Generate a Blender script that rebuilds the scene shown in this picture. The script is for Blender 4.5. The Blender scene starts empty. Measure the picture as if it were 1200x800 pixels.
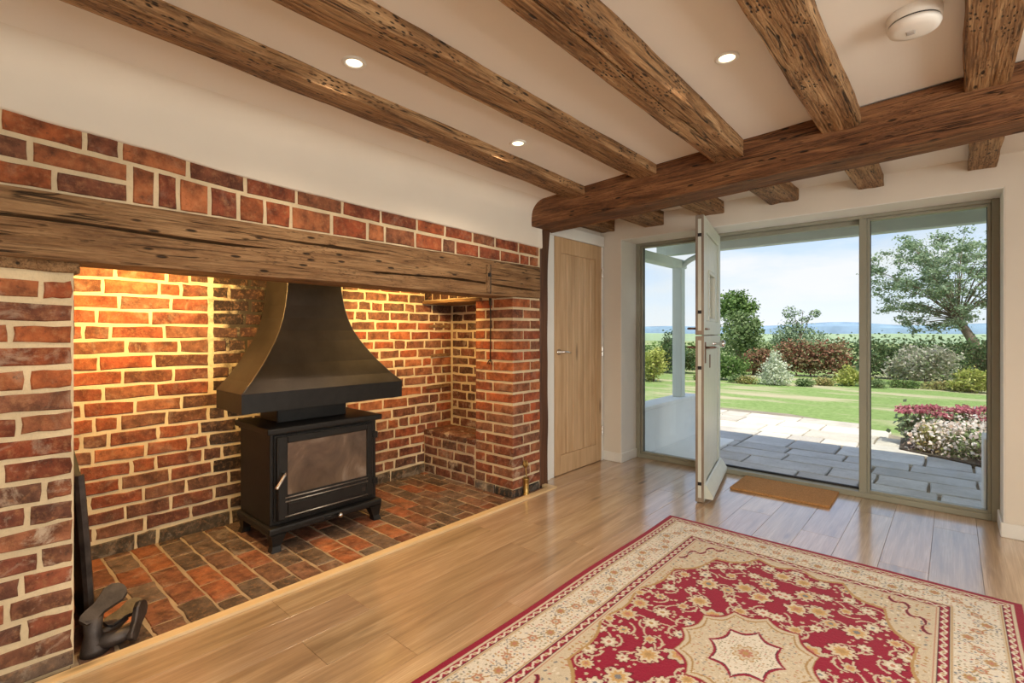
import bpy, bmesh, math, random
import numpy as np
from mathutils import Vector, Matrix, noise

rnd = random.Random(7)
scene = bpy.context.scene
C = scene.collection

# ------------------------------------------------------------------ camera
cd = bpy.data.cameras.new('camera')
cam = bpy.data.objects.new('camera', cd)
C.objects.link(cam)
cam.location = (0, 0, 1.2)
cam.rotation_euler = (math.radians(90), 0, math.radians(41.5))
cd.sensor_width = 36
cd.lens = 584 / 1200 * 36
cd.shift_y = -11 / 1200
cd.clip_start = 0.02
cd.clip_end = 3000
scene.camera = cam

# ------------------------------------------------------------------ view / world / lights
vs = scene.view_settings
vs.view_transform = 'Standard'
vs.look = 'None'
vs.exposure = 0.12
vs.gamma = 1.0
vs.use_curve_mapping = False

def nd(nt, typ, ins=None, **kw):
    n = nt.nodes.new(typ)
    for k, v in kw.items():
        setattr(n, k, v)
    for k, v in (ins or {}).items():
        s = n.inputs[k]
        if isinstance(v, bpy.types.NodeSocket):
            nt.links.new(v, s)
        else:
            s.default_value = v
    return n

def c4(c):
    return (c[0], c[1], c[2], 1.0)

def mix(nt, fac, a, b, blend='MIX'):
    n = nt.nodes.new('ShaderNodeMix')
    n.data_type = 'RGBA'
    n.blend_type = blend
    n.clamp_factor = True
    for i, v in ((0, fac), (6, a), (7, b)):
        if isinstance(v, bpy.types.NodeSocket):
            nt.links.new(v, n.inputs[i])
        elif i == 0:
            n.inputs[i].default_value = v
        else:
            n.inputs[i].default_value = c4(v)
    return n.outputs[2]

def ramp(nt, fac, stops, interp='LINEAR'):
    n = nt.nodes.new('ShaderNodeValToRGB')
    cr = n.color_ramp
    cr.interpolation = interp
    while len(cr.elements) < len(stops):
        cr.elements.new(0.5)
    for e, (p, c) in zip(cr.elements, stops):
        e.position = p
        e.color = c4(c) if not isinstance(c, (int, float)) else (c, c, c, 1)
    nt.links.new(fac, n.inputs[0])
    return n.outputs[0]

def math_(nt, op, a, b=0.0, c=None):
    n = nt.nodes.new('ShaderNodeMath')
    n.operation = op
    for i, v in enumerate((a, b) if c is None else (a, b, c)):
        if isinstance(v, bpy.types.NodeSocket):
            nt.links.new(v, n.inputs[i])
        else:
            n.inputs[i].default_value = v
    return n.outputs[0]

world = bpy.data.worlds.new('sky')
scene.world = world
world.use_nodes = True
wt = world.node_tree
wt.nodes.clear()
tc = nd(wt, 'ShaderNodeTexCoord')
sep = nd(wt, 'ShaderNodeSeparateXYZ', {0: tc.outputs['Generated']})
grad = ramp(wt, sep.outputs['Z'], [(0.0, (0.66, 0.69, 0.73)), (0.06, (0.58, 0.65, 0.74)), (0.20, (0.36, 0.50, 0.72)), (1.0, (0.24, 0.38, 0.66))])
mp = nd(wt, 'ShaderNodeMapping', {0: tc.outputs['Generated'], 'Scale': (2.2, 2.2, 7.0), 'Location': (0.3, 0.2, 0.1)})
cn = nd(wt, 'ShaderNodeTexNoise', {'Vector': mp.outputs[0], 'Scale': 1.6, 'Detail': 6.0, 'Roughness': 0.55})
cf = ramp(wt, cn.outputs[0], [(0.42, 0.0), (0.62, 1.0)])
clouds = mix(wt, math_(wt, 'MULTIPLY', cf, 0.85), grad, (0.66, 0.665, 0.68))
bg = nd(wt, 'ShaderNodeBackground', {'Color': clouds, 'Strength': 1.38})
wo = nd(wt, 'ShaderNodeOutputWorld', {0: bg.outputs[0]})

def light(name, kind, loc, energy, color=(1, 1, 1), target=None, **kw):
    d = bpy.data.lights.new(name, kind)
    d.energy = energy
    d.color = color
    for k, v in kw.items():
        setattr(d, k, v)
    o = bpy.data.objects.new(name, d)
    C.objects.link(o)
    o.location = loc
    if target is not None:
        o.rotation_euler = (Vector(target) - Vector(loc)).to_track_quat('-Z', 'Y').to_euler()
    return o

light('sun', 'SUN', (5, -5, 12), 5.0, (1.0, 0.94, 0.84), target=(5 - 1.0, -5 + 0.65, 12 - 2.3), angle=0.01)
# added fill lights brightening the room, with unseen windows built around them
light('rear_fill_light', 'AREA', (1.75, -2.77, 1.35), 80, (1.0, 0.95, 0.88), target=(1.75, 3, 1.35), shape='RECTANGLE', size=1.3, size_y=1.3)
light('side_fill_light', 'AREA', (2.77, 1.2, 1.35), 92, (1.0, 0.95, 0.88), target=(-2.5, 1.2, 1.35), shape='RECTANGLE', size=2.2, size_y=1.3)
# warm lamps fixed behind the mantel beam, shining on the back of the fireplace
light('fireplace_lamp', 'AREA', (-2.80, 0.72, 1.62), 22, (1.0, 0.62, 0.20), target=(-3.42, 0.78, 1.05), shape='DISK', size=0.14)
light('fireplace_lamp', 'AREA', (-2.80, 2.28, 1.62), 14, (1.0, 0.62, 0.20), target=(-3.42, 2.15, 1.0), shape='DISK', size=0.14)

# ------------------------------------------------------------------ object helpers
def link(name, me, mat, parent=None, loc=None):
    o = bpy.data.objects.new(name, me)
    C.objects.link(o)
    if mat is not None and len(me.materials) == 0:
        me.materials.append(mat)
    if loc is not None:
        o.location = loc
    if parent is not None:
        o.parent = parent
        o.matrix_parent_inverse = Matrix.Translation(-parent.location) if parent.rotation_euler.z == 0 else Matrix.Identity(4)
    return o

def mesh(name, verts, faces, mat, parent=None, loc=None, smooth=False):
    me = bpy.data.meshes.new(name)
    me.from_pydata([tuple(v) for v in verts], [], faces)
    if smooth:
        me.polygons.foreach_set('use_smooth', [True] * len(me.polygons))
    me.update()
    return link(name, me, mat, parent, loc)

def from_bm(name, bm, mat, parent=None, loc=None, smooth=False):
    me = bpy.data.meshes.new(name)
    bmesh.ops.recalc_face_normals(bm, faces=bm.faces)
    bm.to_mesh(me)
    bm.free()
    if smooth:
        me.polygons.foreach_set('use_smooth', [True] * len(me.polygons))
    return link(name, me, mat, parent, loc)

def bm_box(bm, x0, x1, y0, y1, z0, z1, bev=0.0, seg=1, mtx=None):
    r = bmesh.ops.create_cube(bm, size=1.0)
    v = r['verts']
    bmesh.ops.scale(bm, vec=(x1 - x0, y1 - y0, z1 - z0), verts=v)
    bmesh.ops.translate(bm, vec=((x0 + x1) / 2, (y0 + y1) / 2, (z0 + z1) / 2), verts=v)
    if bev > 0:
        es = list({e for q in v for e in q.link_edges})
        r2 = bmesh.ops.bevel(bm, geom=es, offset=bev, segments=seg, affect='EDGES', profile=0.5)
        v = list(set(q for f in r2['faces'] for q in f.verts) | set(q for q in v if q.is_valid))
    if mtx is not None:
        bmesh.ops.transform(bm, matrix=mtx, verts=v)
    return v

def box(name, x0, x1, y0, y1, z0, z1, mat, parent=None, bev=0.0, seg=1, mtx=None, smooth=False):
    bm = bmesh.new()
    bm_box(bm, x0, x1, y0, y1, z0, z1, bev, seg, mtx)
    return from_bm(name, bm, mat, parent, smooth=smooth)

def bm_tube(bm, pts, rad, n=8, caps=True):
    pts = [Vector(p) for p in pts]
    rads = rad if isinstance(rad, (list, tuple)) else [rad] * len(pts)
    rings = []
    prev = None
    for i, p in enumerate(pts):
        t = (pts[min(i + 1, len(pts) - 1)] - pts[max(i - 1, 0)]).normalized()
        if prev is None:
            a = t.orthogonal().normalized()
        else:
            a = (prev - t * prev.dot(t)).normalized()
        prev = a
        b = t.cross(a)
        rings.append([bm.verts.new(p + (a * math.cos(2 * math.pi * k / n) + b * math.sin(2 * math.pi * k / n)) * rads[i]) for k in range(n)])
    for r0, r1 in zip(rings, rings[1:]):
        for k in range(n):
            bm.faces.new((r0[k], r0[(k + 1) % n], r1[(k + 1) % n], r1[k]))
    if caps:
        bm.faces.new(rings[0][::-1])
        bm.faces.new(rings[-1])

def tube(name, pts, rad, mat, parent=None, n=8, smooth=True):
    bm = bmesh.new()
    bm_tube(bm, pts, rad, n)
    return from_bm(name, bm, mat, parent, smooth=smooth)

def bm_lathe(bm, prof, cx, cy, n=24, mtx=None):
    rings = []
    new = []
    for r, z in prof:
        ring = [bm.verts.new((cx + r * math.cos(2 * math.pi * k / n), cy + r * math.sin(2 * math.pi * k / n), z)) for k in range(n)]
        rings.append(ring)
        new += ring
    for r0, r1 in zip(rings, rings[1:]):
        for k in range(n):
            bm.faces.new((r0[k], r0[(k + 1) % n], r1[(k + 1) % n], r1[k]))
    bm.faces.new(rings[0][::-1])
    bm.faces.new(rings[-1])
    if mtx is not None:
        bmesh.ops.transform(bm, matrix=mtx, verts=new)

def lathe(name, prof, cx, cy, mat, parent=None, n=24, mtx=None, smooth=True):
    bm = bmesh.new()
    bm_lathe(bm, prof, cx, cy, n, mtx)
    o = from_bm(name, bm, mat, parent, smooth=smooth)
    return o

def prism(name, outline, axis, a0, a1, mat, parent=None):
    """outline: 2D points in the plane across `axis` (0: y,z  1: x,z  2: x,y), extruded a0..a1"""
    def p3(p, a):
        return (a, p[0], p[1]) if axis == 0 else (p[0], a, p[1]) if axis == 1 else (p[0], p[1], a)
    n = len(outline)
    bm = bmesh.new()
    A = [bm.verts.new(p3(p, a0)) for p in outline]
    B = [bm.verts.new(p3(p, a1)) for p in outline]
    bm.faces.new(A)
    bm.faces.new(B[::-1])
    for i in range(n):
        bm.faces.new((A[i], B[i], B[(i + 1) % n], A[(i + 1) % n]))
    return from_bm(name, bm, mat, parent)

def tag(o, label, cat, group=None, kind=None):
    o['label'] = label
    o['category'] = cat
    if group:
        o['group'] = group
    if kind:
        o['kind'] = kind
    return o

def struct(o, label=None):
    o['kind'] = 'structure'
    if label:
        o['label'] = label
    return o

def empty(name, loc=(0, 0, 0), rz=0.0):
    o = bpy.data.objects.new(name, None)
    C.objects.link(o)
    o.location = loc
    o.rotation_euler = (0, 0, rz)
    o.empty_display_size = 0.1
    return o

def piece(name, parent, O, U, V, N, quad, depth, proud, mat, col=None, cham=0.004, jit=0.002, r=rnd):
    """one laid piece (brick, tile, slab): quad = 4 corners (u,v), anticlockwise seen along -N; about 48 triangles"""
    O, U, V, N = Vector(O), Vector(U), Vector(V), Vector(N)
    cu = sum(q[0] for q in quad) / 4
    cv = sum(q[1] for q in quad) / 4
    pts = []
    for i in range(4):
        a, b = quad[i], quad[(i + 1) % 4]
        pts.append((a[0] + r.uniform(-jit, jit), a[1] + r.uniform(-jit, jit)))
        ln = math.hypot(b[0] - a[0], b[1] - a[1])
        ks = (0.33, 0.67) if i % 2 == 0 else (0.5,)
        for k in ks:
            pts.append((a[0] + (b[0] - a[0]) * k + r.uniform(-jit, jit), a[1] + (b[1] - a[1]) * k + r.uniform(-jit, jit)))
    n = len(pts)
    vs_, fs = [], []
    for (u, v) in pts:
        vs_.append(U * (u - cu) + V * (v - cv) - N * depth)
    for (u, v) in pts:
        vs_.append(U * (u - cu) + V * (v - cv) + N * (proud - cham))
    for (u, v) in pts:
        du, dv = u - cu, v - cv
        hw = max(abs(q[0] - cu) for q in quad)
        hh = max(abs(q[1] - cv) for q in quad)
        iu = du * max(0.0, 1 - cham / max(hw, 1e-4))
        iv = dv * max(0.0, 1 - cham / max(hh, 1e-4))
        vs_.append(U * iu + V * iv + N * (proud + r.uniform(-0.15, 0.15) * cham))
    for i in range(n):
        j = (i + 1) % n
        fs.append((i, j, n + j, n + i))
        fs.append((n + i, n + j, 2 * n + j, 2 * n + i))
    fs.append(tuple(range(2 * n, 3 * n)))
    if U.cross(V).dot(N) < 0:
        fs = [f[::-1] for f in fs]
    o = mesh(name, vs_, fs, mat, parent, loc=O + U * cu + V * cv)
    if col is not None:
        o.color = col
    return o

# ------------------------------------------------------------------ materials
def M(name, rough=0.6, base=(0.5, 0.5, 0.5), metal=0.0, spec=0.5):
    m = bpy.data.materials.new(name)
    m.use_nodes = True
    nt = m.node_tree
    b = nt.nodes['Principled BSDF']
    b.inputs['Base Color'].default_value = c4(base)
    b.inputs['Roughness'].default_value = rough
    b.inputs['Metallic'].default_value = metal
    b.inputs['Specular IOR Level'].default_value = spec
    return m, nt, b

def bump(nt, b, h, strength=0.4, dist=0.01):
    n = nd(nt, 'ShaderNodeBump', {'Strength': strength, 'Distance': dist, 'Height': h})
    nt.links.new(n.outputs[0], b.inputs['Normal'])

def coords(nt, rand=True, scale=(1, 1, 1)):
    t = nd(nt, 'ShaderNodeTexCoord')
    v = t.outputs['Object']
    if rand:
        oi = nd(nt, 'ShaderNodeObjectInfo')
        k = math_(nt, 'MULTIPLY', oi.outputs['Random'], 37.0)
        v = nd(nt, 'ShaderNodeVectorMath', {0: v, 1: k}, operation='ADD').outputs[0]
    return nd(nt, 'ShaderNodeMapping', {0: v, 'Scale': scale}).outputs[0]

def noi(nt, v, scale, detail=4.0, rough=0.55, dist=0.0):
    return nd(nt, 'ShaderNodeTexNoise', {'Vector': v, 'Scale': scale, 'Detail': detail, 'Roughness': rough, 'Distortion': dist}).outputs[0]

def simple(name, base, rough=0.5, metal=0.0, spec=0.5, var=0.12, scale=8.0, bmp=0.0):
    """colour with a slight noise variation, optional fine relief"""
    m, nt, b = M(name, rough, base, metal, spec)
    v = coords(nt, False)
    f = noi(nt, v, scale, 5.0)
    dark = tuple(x * (1 - var) for x in base)
    lite = tuple(min(1, x * (1 + var)) for x in base)
    nt.links.new(ramp(nt, f, [(0.3, dark), (0.7, lite)]), b.inputs['Base Color'])
    if bmp:
        bump(nt, b, noi(nt, v, scale * 6, 6.0), bmp, 0.004)
    return m

def mat_brick(name, rough=0.85):
    m, nt, b = M(name, rough)
    oi = nd(nt, 'ShaderNodeObjectInfo')
    v = coords(nt)
    n1 = noi(nt, v, 14.0, 5.0, 0.6)
    n2 = noi(nt, v, 38.0, 6.0, 0.72)
    n3 = noi(nt, v, 9.0, 6.0, 0.7, 0.6)
    c = mix(nt, ramp(nt, n1, [(0.36, 0.0), (0.66, 1.0)]), oi.outputs['Color'], (0.34, 0.30, 0.27), 'MULTIPLY')
    c = mix(nt, ramp(nt, n2, [(0.50, 0.0), (0.72, 0.45)]), c, (0.52, 0.26, 0.12))
    c = mix(nt, ramp(nt, n2, [(0.30, 0.75), (0.42, 0.0)]), c, (0.055, 0.025, 0.016))
    bl = math_(nt, 'MULTIPLY', ramp(nt, n3, [(0.53, 0.0), (0.66, 0.85)]), oi.outputs['Alpha'])
    c = mix(nt, bl, c, (0.56, 0.45, 0.34))
    nt.links.new(c, b.inputs['Base Color'])
    bump(nt, b, math_(nt, 'ADD', n1, n2), 0.9, 0.008)
    return m

def mat_mortar(name, base, rough=0.95):
    m, nt, b = M(name, rough)
    v = coords(nt, False)
    n1 = noi(nt, v, 6.0, 5.0)
    n2 = noi(nt, v, 90.0, 5.0, 0.7)
    d = tuple(x * 0.78 for x in base)
    c = mix(nt, ramp(nt, n1, [(0.35, 0.0), (0.65, 1.0)]), base, d)
    c = mix(nt, ramp(nt, n2, [(0.5, 0.0), (0.8, 0.4)]), c, tuple(x * 0.55 for x in base))
    nt.links.new(c, b.inputs['Base Color'])
    bump(nt, b, n2, 0.6, 0.006)
    return m

def mat_beam(name, dark, mid, lite, pit=0.55, rough=0.62):
    """old hewn oak; grain along local X"""
    m, nt, b = M(name, rough, spec=0.35)
    v = coords(nt, True, (0.9, 7.0, 7.0))
    vg = coords(nt, True, (1.2, 46.0, 46.0))
    g1 = noi(nt, v, 2.2, 6.0, 0.65, 0.9)
    g2 = noi(nt, vg, 2.5, 4.0, 0.6, 0.3)
    big = noi(nt, coords(nt, True, (2.2, 6.0, 6.0)), 1.6, 3.0)
    fine = noi(nt, coords(nt, True, (9.0, 60.0, 60.0)), 2.0, 5.0, 0.7)
    c = ramp(nt, g1, [(0.30, dark), (0.48, mid), (0.66, lite)])
    c = mix(nt, ramp(nt, g2, [(0.34, 0.85), (0.52, 0.0)]), c, dark)
    c = mix(nt, ramp(nt, fine, [(0.45, 0.0), (0.75, 0.5)]), c, lite)
    vo = nd(nt, 'ShaderNodeTexVoronoi', {'Vector': coords(nt, True, (34.0, 95.0, 95.0)), 'Scale': 1.0, 'Randomness': 1.0}).outputs['Distance']
    mask = ramp(nt, big, [(0.50, 0.0), (0.58, 1.0)])
    hole = math_(nt, 'MULTIPLY', ramp(nt, vo, [(0.20, 1.0), (0.36, 0.0)]), mask)
    hole = math_(nt, 'MULTIPLY', hole, pit)
    c = mix(nt, hole, c, (0.016, 0.009, 0.005))
    vq = nd(nt, 'ShaderNodeTexVoronoi', {'Vector': coords(nt, True, (7.0, 26.0, 26.0)), 'Scale': 1.0, 'Randomness': 1.0}).outputs['Distance']
    knot = math_(nt, 'MULTIPLY', ramp(nt, vq, [(0.10, 1.0), (0.17, 0.0)]), 0.9)
    c = mix(nt, knot, c, (0.014, 0.008, 0.005))
    ck = noi(nt, coords(nt, True, (0.6, 20.0, 20.0)), 1.5, 2.0, 0.5, 0.4)
    crack = math_(nt, 'MULTIPLY', ramp(nt, ck, [(0.482, 0.0), (0.5, 1.0), (0.518, 0.0)]), ramp(nt, big, [(0.44, 1.0), (0.54, 0.0)]))
    c = mix(nt, crack, c, (0.016, 0.009, 0.005))
    nt.links.new(c, b.inputs['Base Color'])
    h = math_(nt, 'SUBTRACT', math_(nt, 'ADD', g2, math_(nt, 'MULTIPLY', g1, 0.6)), math_(nt, 'ADD', math_(nt, 'ADD', hole, knot), crack))
    bump(nt, b, h, 0.8, 0.014)
    return m

def mat_board(name, cols, rough=0.35, axis='Y', bmp=0.12, coat=0.0, tint=True):
    """sawn oak board; grain along `axis`"""
    m, nt, b = M(name, rough, spec=0.5)
    def s(a, c):
        return tuple(a if k == axis else c for k in 'XYZ')
    g1 = noi(nt, coords(nt, True, s(0.7, 9.0)), 2.0, 5.0, 0.6, 0.7)
    g2 = noi(nt, coords(nt, True, s(2.0, 90.0)), 2.0, 4.0, 0.6)
    kn = nd(nt, 'ShaderNodeTexVoronoi', {'Vector': coords(nt, True, s(1.1, 4.5)), 'Scale': 1.0}).outputs['Distance']
    c = ramp(nt, g1, [(0.3, cols[0]), (0.5, cols[1]), (0.7, cols[2])])
    c = mix(nt, ramp(nt, g2, [(0.4, 0.45), (0.62, 0.0)]), c, cols[0])
    c = mix(nt, ramp(nt, kn, [(0.03, 0.85), (0.10, 0.0)]), c, tuple(x * 0.45 for x in cols[0]))
    if tint:
        oi = nd(nt, 'ShaderNodeObjectInfo')
        c = mix(nt, 1.0, c, oi.outputs['Color'], 'MULTIPLY')
    nt.links.new(c, b.inputs['Base Color'])
    b.inputs['Coat Weight'].default_value = coat
    b.inputs['Coat IOR'].default_value = 2.0
    b.inputs['Coat Roughness'].default_value = 0.16
    bump(nt, b, g2, bmp, 0.002)
    return m

def mat_leaf(name, cols, rough=0.6):
    m, nt, b = M(name, rough, spec=0.25)
    g = nd(nt, 'ShaderNodeNewGeometry')
    c = ramp(nt, g.outputs['Random Per Island'], [(i / max(1, len(cols) - 1), k) for i, k in enumerate(cols)])
    nt.links.new(c, b.inputs['Base Color'])
    tr = nd(nt, 'ShaderNodeBsdfTranslucent', {'Color': c})
    mx = nd(nt, 'ShaderNodeMixShader', {0: 0.3, 1: b.outputs[0], 2: tr.outputs[0]})
    nt.links.new(mx.outputs[0], nt.nodes['Material Output'].inputs['Surface'])
    return m

def mat_glass(name, tint=(0.96, 0.98, 0.97), refl=1.0):
    m = bpy.data.materials.new(name)
    m.use_nodes = True
    nt = m.node_tree
    nt.nodes.clear()
    fr = nd(nt, 'ShaderNodeFresnel', {'IOR': 1.45})
    tr = nd(nt, 'ShaderNodeBsdfTransparent', {'Color': c4(tint)})
    gl = nd(nt, 'ShaderNodeBsdfGlossy', {'Color': (1, 1, 1, 1), 'Roughness': 0.0})
    mx = nd(nt, 'ShaderNodeMixShader', {0: math_(nt, 'MULTIPLY', fr.outputs[0], refl), 1: tr.outputs[0], 2: gl.outputs[0]})
    nd(nt, 'ShaderNodeOutputMaterial', {0: mx.outputs[0]})
    return m

def mat_emit(name, col, s):
    m = bpy.data.materials.new(name)
    m.use_nodes = True
    nt = m.node_tree
    nt.nodes.clear()
    e = nd(nt, 'ShaderNodeEmission', {0: c4(col), 1: s})
    nd(nt, 'ShaderNodeOutputMaterial', {0: e.outputs[0]})
    return m

m_brick = mat_brick('brick')
m_mortar = mat_mortar('lime_mortar', (0.76, 0.62, 0.41))
def mat_sooty_mortar():
    m = mat_mortar('sooty_lime_mortar', (0.76, 0.62, 0.41))
    nt = m.node_tree
    b = nt.nodes['Principled BSDF']
    old = b.inputs['Base Color'].links[0].from_socket
    t = nd(nt, 'ShaderNodeTexCoord')
    mp_ = nd(nt, 'ShaderNodeMapping', {0: t.outputs['Object'], 'Location': (0.0, -1.36 / 0.34, -1.25 / 0.62), 'Scale': (0.0, 1 / 0.34, 1 / 0.62)})
    ln = nd(nt, 'ShaderNodeVectorMath', {0: mp_.outputs[0]}, operation='LENGTH').outputs['Value']
    w = noi(nt, t.outputs['Object'], 14.0, 5.0, 0.65)
    k = math_(nt, 'ADD', ln, math_(nt, 'MULTIPLY', math_(nt, 'SUBTRACT', w, 0.5), 1.5))
    c = mix(nt, ramp(nt, k, [(0.45, 0.96), (0.95, 0.0)]), old, (0.020, 0.014, 0.010))
    nt.links.new(c, b.inputs['Base Color'])
    return m
m_smortar = mat_sooty_mortar()
m_hmortar = mat_mortar('hearth_joint', (0.42, 0.315, 0.21))
m_tile = mat_brick('hearth_brick', 0.6)
m_plaster = simple('wall_plaster', (0.74, 0.68, 0.60), 0.9, var=0.03, scale=2.5, bmp=0.12)
m_ceil = simple('ceiling_paint', (0.80, 0.755, 0.70), 0.9, var=0.02, scale=2.0, bmp=0.05)
m_white = simple('white_gloss_paint', (0.80, 0.79, 0.76), 0.4, var=0.02)
m_reveal = simple('white_paint', (0.82, 0.80, 0.77), 0.8, var=0.02)
m_beam = mat_beam('hewn_oak', (0.085, 0.036, 0.013), (0.30, 0.150, 0.060), (0.54, 0.33, 0.165), pit=0.95)
m_beam2 = mat_beam('dark_oak', (0.050, 0.017, 0.006), (0.17, 0.066, 0.024), (0.32, 0.145, 0.058), pit=0.25)
m_mantel = mat_beam('mantel_oak', (0.105, 0.050, 0.020), (0.25, 0.130, 0.056), (0.36, 0.215, 0.105), pit=0.35)
m_floor = mat_board('floor_oak', [(0.31, 0.200, 0.115), (0.50, 0.340, 0.205), (0.64, 0.47, 0.315)], 0.30, coat=1.0)
m_trim = mat_board('trim_oak', [(0.60, 0.42, 0.22), (0.74, 0.54, 0.31), (0.82, 0.63, 0.40)], 0.4, tint=False)
m_door = mat_board('door_oak', [(0.46, 0.28, 0.14), (0.58, 0.38, 0.21), (0.66, 0.45, 0.27)], 0.45, axis='Z')
m_frame = simple('olive_frame_paint', (0.30, 0.295, 0.235), 0.45, var=0.04)
m_sage = simple('pale_sage_paint', (0.56, 0.58, 0.52), 0.4, var=0.04)
m_edge = mat_board('worn_door_edge', [(0.14, 0.10, 0.07), (0.26, 0.20, 0.15), (0.36, 0.30, 0.23)], 0.55, axis='Z')
m_glass = mat_glass('window_glass', refl=0.7)
m_gasket = simple('black_gasket', (0.015, 0.015, 0.018), 0.5)
m_iron = simple('black_iron', (0.011, 0.010, 0.0095), 0.46, spec=0.35, var=0.3, scale=20, bmp=0.15)
m_hood = simple('blackened_steel', (0.034, 0.027, 0.023), 0.40, metal=0.55, var=0.4, scale=5, bmp=0.05)
m_rust = simple('old_cast_iron', (0.055, 0.045, 0.042), 0.45, metal=0.5, var=0.5, scale=18, bmp=0.3)
m_chrome = simple('polished_steel', (0.75, 0.74, 0.72), 0.22, metal=1.0, var=0.03)
m_bronze = simple('bronze_handle', (0.22, 0.13, 0.10), 0.38, metal=0.8, var=0.1)
m_brass = simple('aged_brass', (0.42, 0.27, 0.09), 0.35, metal=0.9, var=0.25, scale=30)
m_coir = None
m_porch = simple('porch_paint', (0.56, 0.61, 0.58), 0.6, var=0.03)
m_render = simple('white_render', (0.80, 0.81, 0.80), 0.85, var=0.03, bmp=0.1)
m_bark = simple('bark', (0.16, 0.12, 0.085), 0.9, var=0.3, scale=10, bmp=0.5)
m_plastic = simple('white_plastic', (0.82, 0.78, 0.73), 0.45, var=0.01)

def mat_stoveglass():
    m, nt, b = M('sooty_stove_glass', 0.22, spec=0.8)
    v = coords(nt, False)
    n = noi(nt, v, 4.0, 5.0, 0.6, 0.8)
    nt.links.new(ramp(nt, n, [(0.30, (0.045, 0.028, 0.020)), (0.55, (0.13, 0.085, 0.060)), (0.75, (0.27, 0.21, 0.17))]), b.inputs['Base Color'])
    b.inputs['Coat Weight'].default_value = 0.6
    b.inputs['Coat Roughness'].default_value = 0.05
    return m
m_sglass = mat_stoveglass()

def mat_stone():
    m, nt, b = M('patio_stone', 0.85)
    oi = nd(nt, 'ShaderNodeObjectInfo')
    v = coords(nt)
    n1 = noi(nt, v, 3.0, 6.0, 0.65)
    n2 = noi(nt, v, 30.0, 5.0, 0.7)
    c = mix(nt, ramp(nt, n1, [(0.35, 0.55), (0.65, 0.0)]), oi.outputs['Color'], (0.55, 0.53, 0.50), 'MULTIPLY')
    c = mix(nt, ramp(nt, n2, [(0.5, 0.0), (0.75, 0.5)]), c, (0.30, 0.29, 0.26))
    nt.links.new(c, b.inputs['Base Color'])
    bump(nt, b, math_(nt, 'ADD', n1, n2), 0.4, 0.01)
    return m
m_stone = mat_stone()
m_sand = mat_mortar('sandy_joint', (0.30, 0.25, 0.18))

def mat_lawn():
    m, nt, b = M('lawn_grass', 0.9, spec=0.15)
    v = coords(nt, False)
    n1 = noi(nt, nd(nt, 'ShaderNodeMapping', {0: v, 'Scale': (0.35, 1.2, 1.0)}).outputs[0], 1.0, 5.0, 0.6)
    n2 = noi(nt, v, 14.0, 4.0, 0.7)
    c = ramp(nt, n2, [(0.3, (0.14, 0.22, 0.055)), (0.7, (0.27, 0.36, 0.125))])
    c = mix(nt, ramp(nt, n1, [(0.48, 0.0), (0.62, 0.8)]), c, (0.48, 0.40, 0.27))
    nt.links.new(c, b.inputs['Base Color'])
    bump(nt, b, n2, 0.6, 0.04)
    return m
m_lawn = mat_lawn()

# ------------------------------------------------------------------ room shell
CEIL = [(-3.7, 2.165), (-2.38, 2.175), (-1.9, 2.205), (-1.4, 2.235), (-0.7, 2.268), (0.1, 2.305), (2.8, 2.36)]
def ceil_z(x):
    for (a, za), (b, zb) in zip(CEIL, CEIL[1:]):
        if x <= b:
            return za + (zb - za) * (x - a) / (b - a)
    return CEIL[-1][1]

# ceiling: gently sagging sheet with thickness
outline = [(x, z) for x, z in CEIL] + [(2.8, 2.55), (-3.7, 2.55)]
struct(prism('ceiling', outline, 1, -2.75, 3.04, m_ceil), 'white painted ceiling between oak beams')
struct(box('ceiling_bay', -3.0, 2.75, 3.04, 4.50, 2.243, 2.55, m_ceil), 'white painted ceiling between beam and window wall')

# floor of oak planks
floor = struct(box('floor', -2.6, 2.75, -2.75, 4.44, -0.12, -0.012, simple('floor_underlay', (0.10, 0.07, 0.05), 0.9)), 'light oak plank floor')
def plank(x0, x1, y0, y1):
    k = rnd.uniform(0.86, 1.1)
    bm = bmesh.new()
    g = 0.0007
    cx, cy = (x0 + x1) / 2, (y0 + y1) / 2
    bm_box(bm, x0 + g - cx, x1 - g - cx, y0 + g - cy, y1 - g - cy, -0.013, 0.0, 0.0008)
    o = from_bm('plank', bm, m_floor, floor, loc=(cx, cy, 0))
    o.color = (k, k * rnd.uniform(0.97, 1.02), k * rnd.uniform(0.94, 1.03), 1)
xs = 0.11
row = 0
x1 = xs + 0.2 * 13
offs = {}
while x1 > -2.28:
    x0 = x1 - 0.2
    y = -2.75 - rnd.uniform(0, 1.2)
    # joints seen by the window
    known = {round(-0.59, 2): 3.43, round(-0.19, 2): 3.23}
    kx = round((x0 + x1) / 2, 2)
    if kx in known:
        y = known[kx] - 1.22 * 6
    while y < 4.43:
        a, b_ = max(y, -2.75), min(y + 1.22, 4.43)
        if b_ - a > 0.02:
            plank(max(x0, -2.285), x1, a, b_)
        y += 1.22
    x1 = x0
plank(-2.49, -2.285, 3.115, 4.11)
plank(-2.30, -2.285, 4.11, 4.43)

# window wall (U shape round the big opening)
struct(prism('wall_front', [(-2.72, -0.012), (-2.292, -0.012), (-2.292, 2.052), (0.228, 2.052), (0.228, -0.012), (2.75, -0.012), (2.75, 2.4), (-2.72, 2.4)], 1, 4.10, 4.50, m_plaster), 'cream plastered wall around the glazed doorway')
# painted linings of the deep reveal
struct(box('trim_1', -2.296, -2.286, 4.104, 4.40, 0, 2.052, m_reveal))
struct(box('trim_2', 0.222, 0.232, 4.104, 4.40, 0, 2.052, m_reveal))
struct(box('trim_3', -2.292, 0.228, 4.104, 4.40, 2.046, 2.056, m_reveal))
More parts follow.
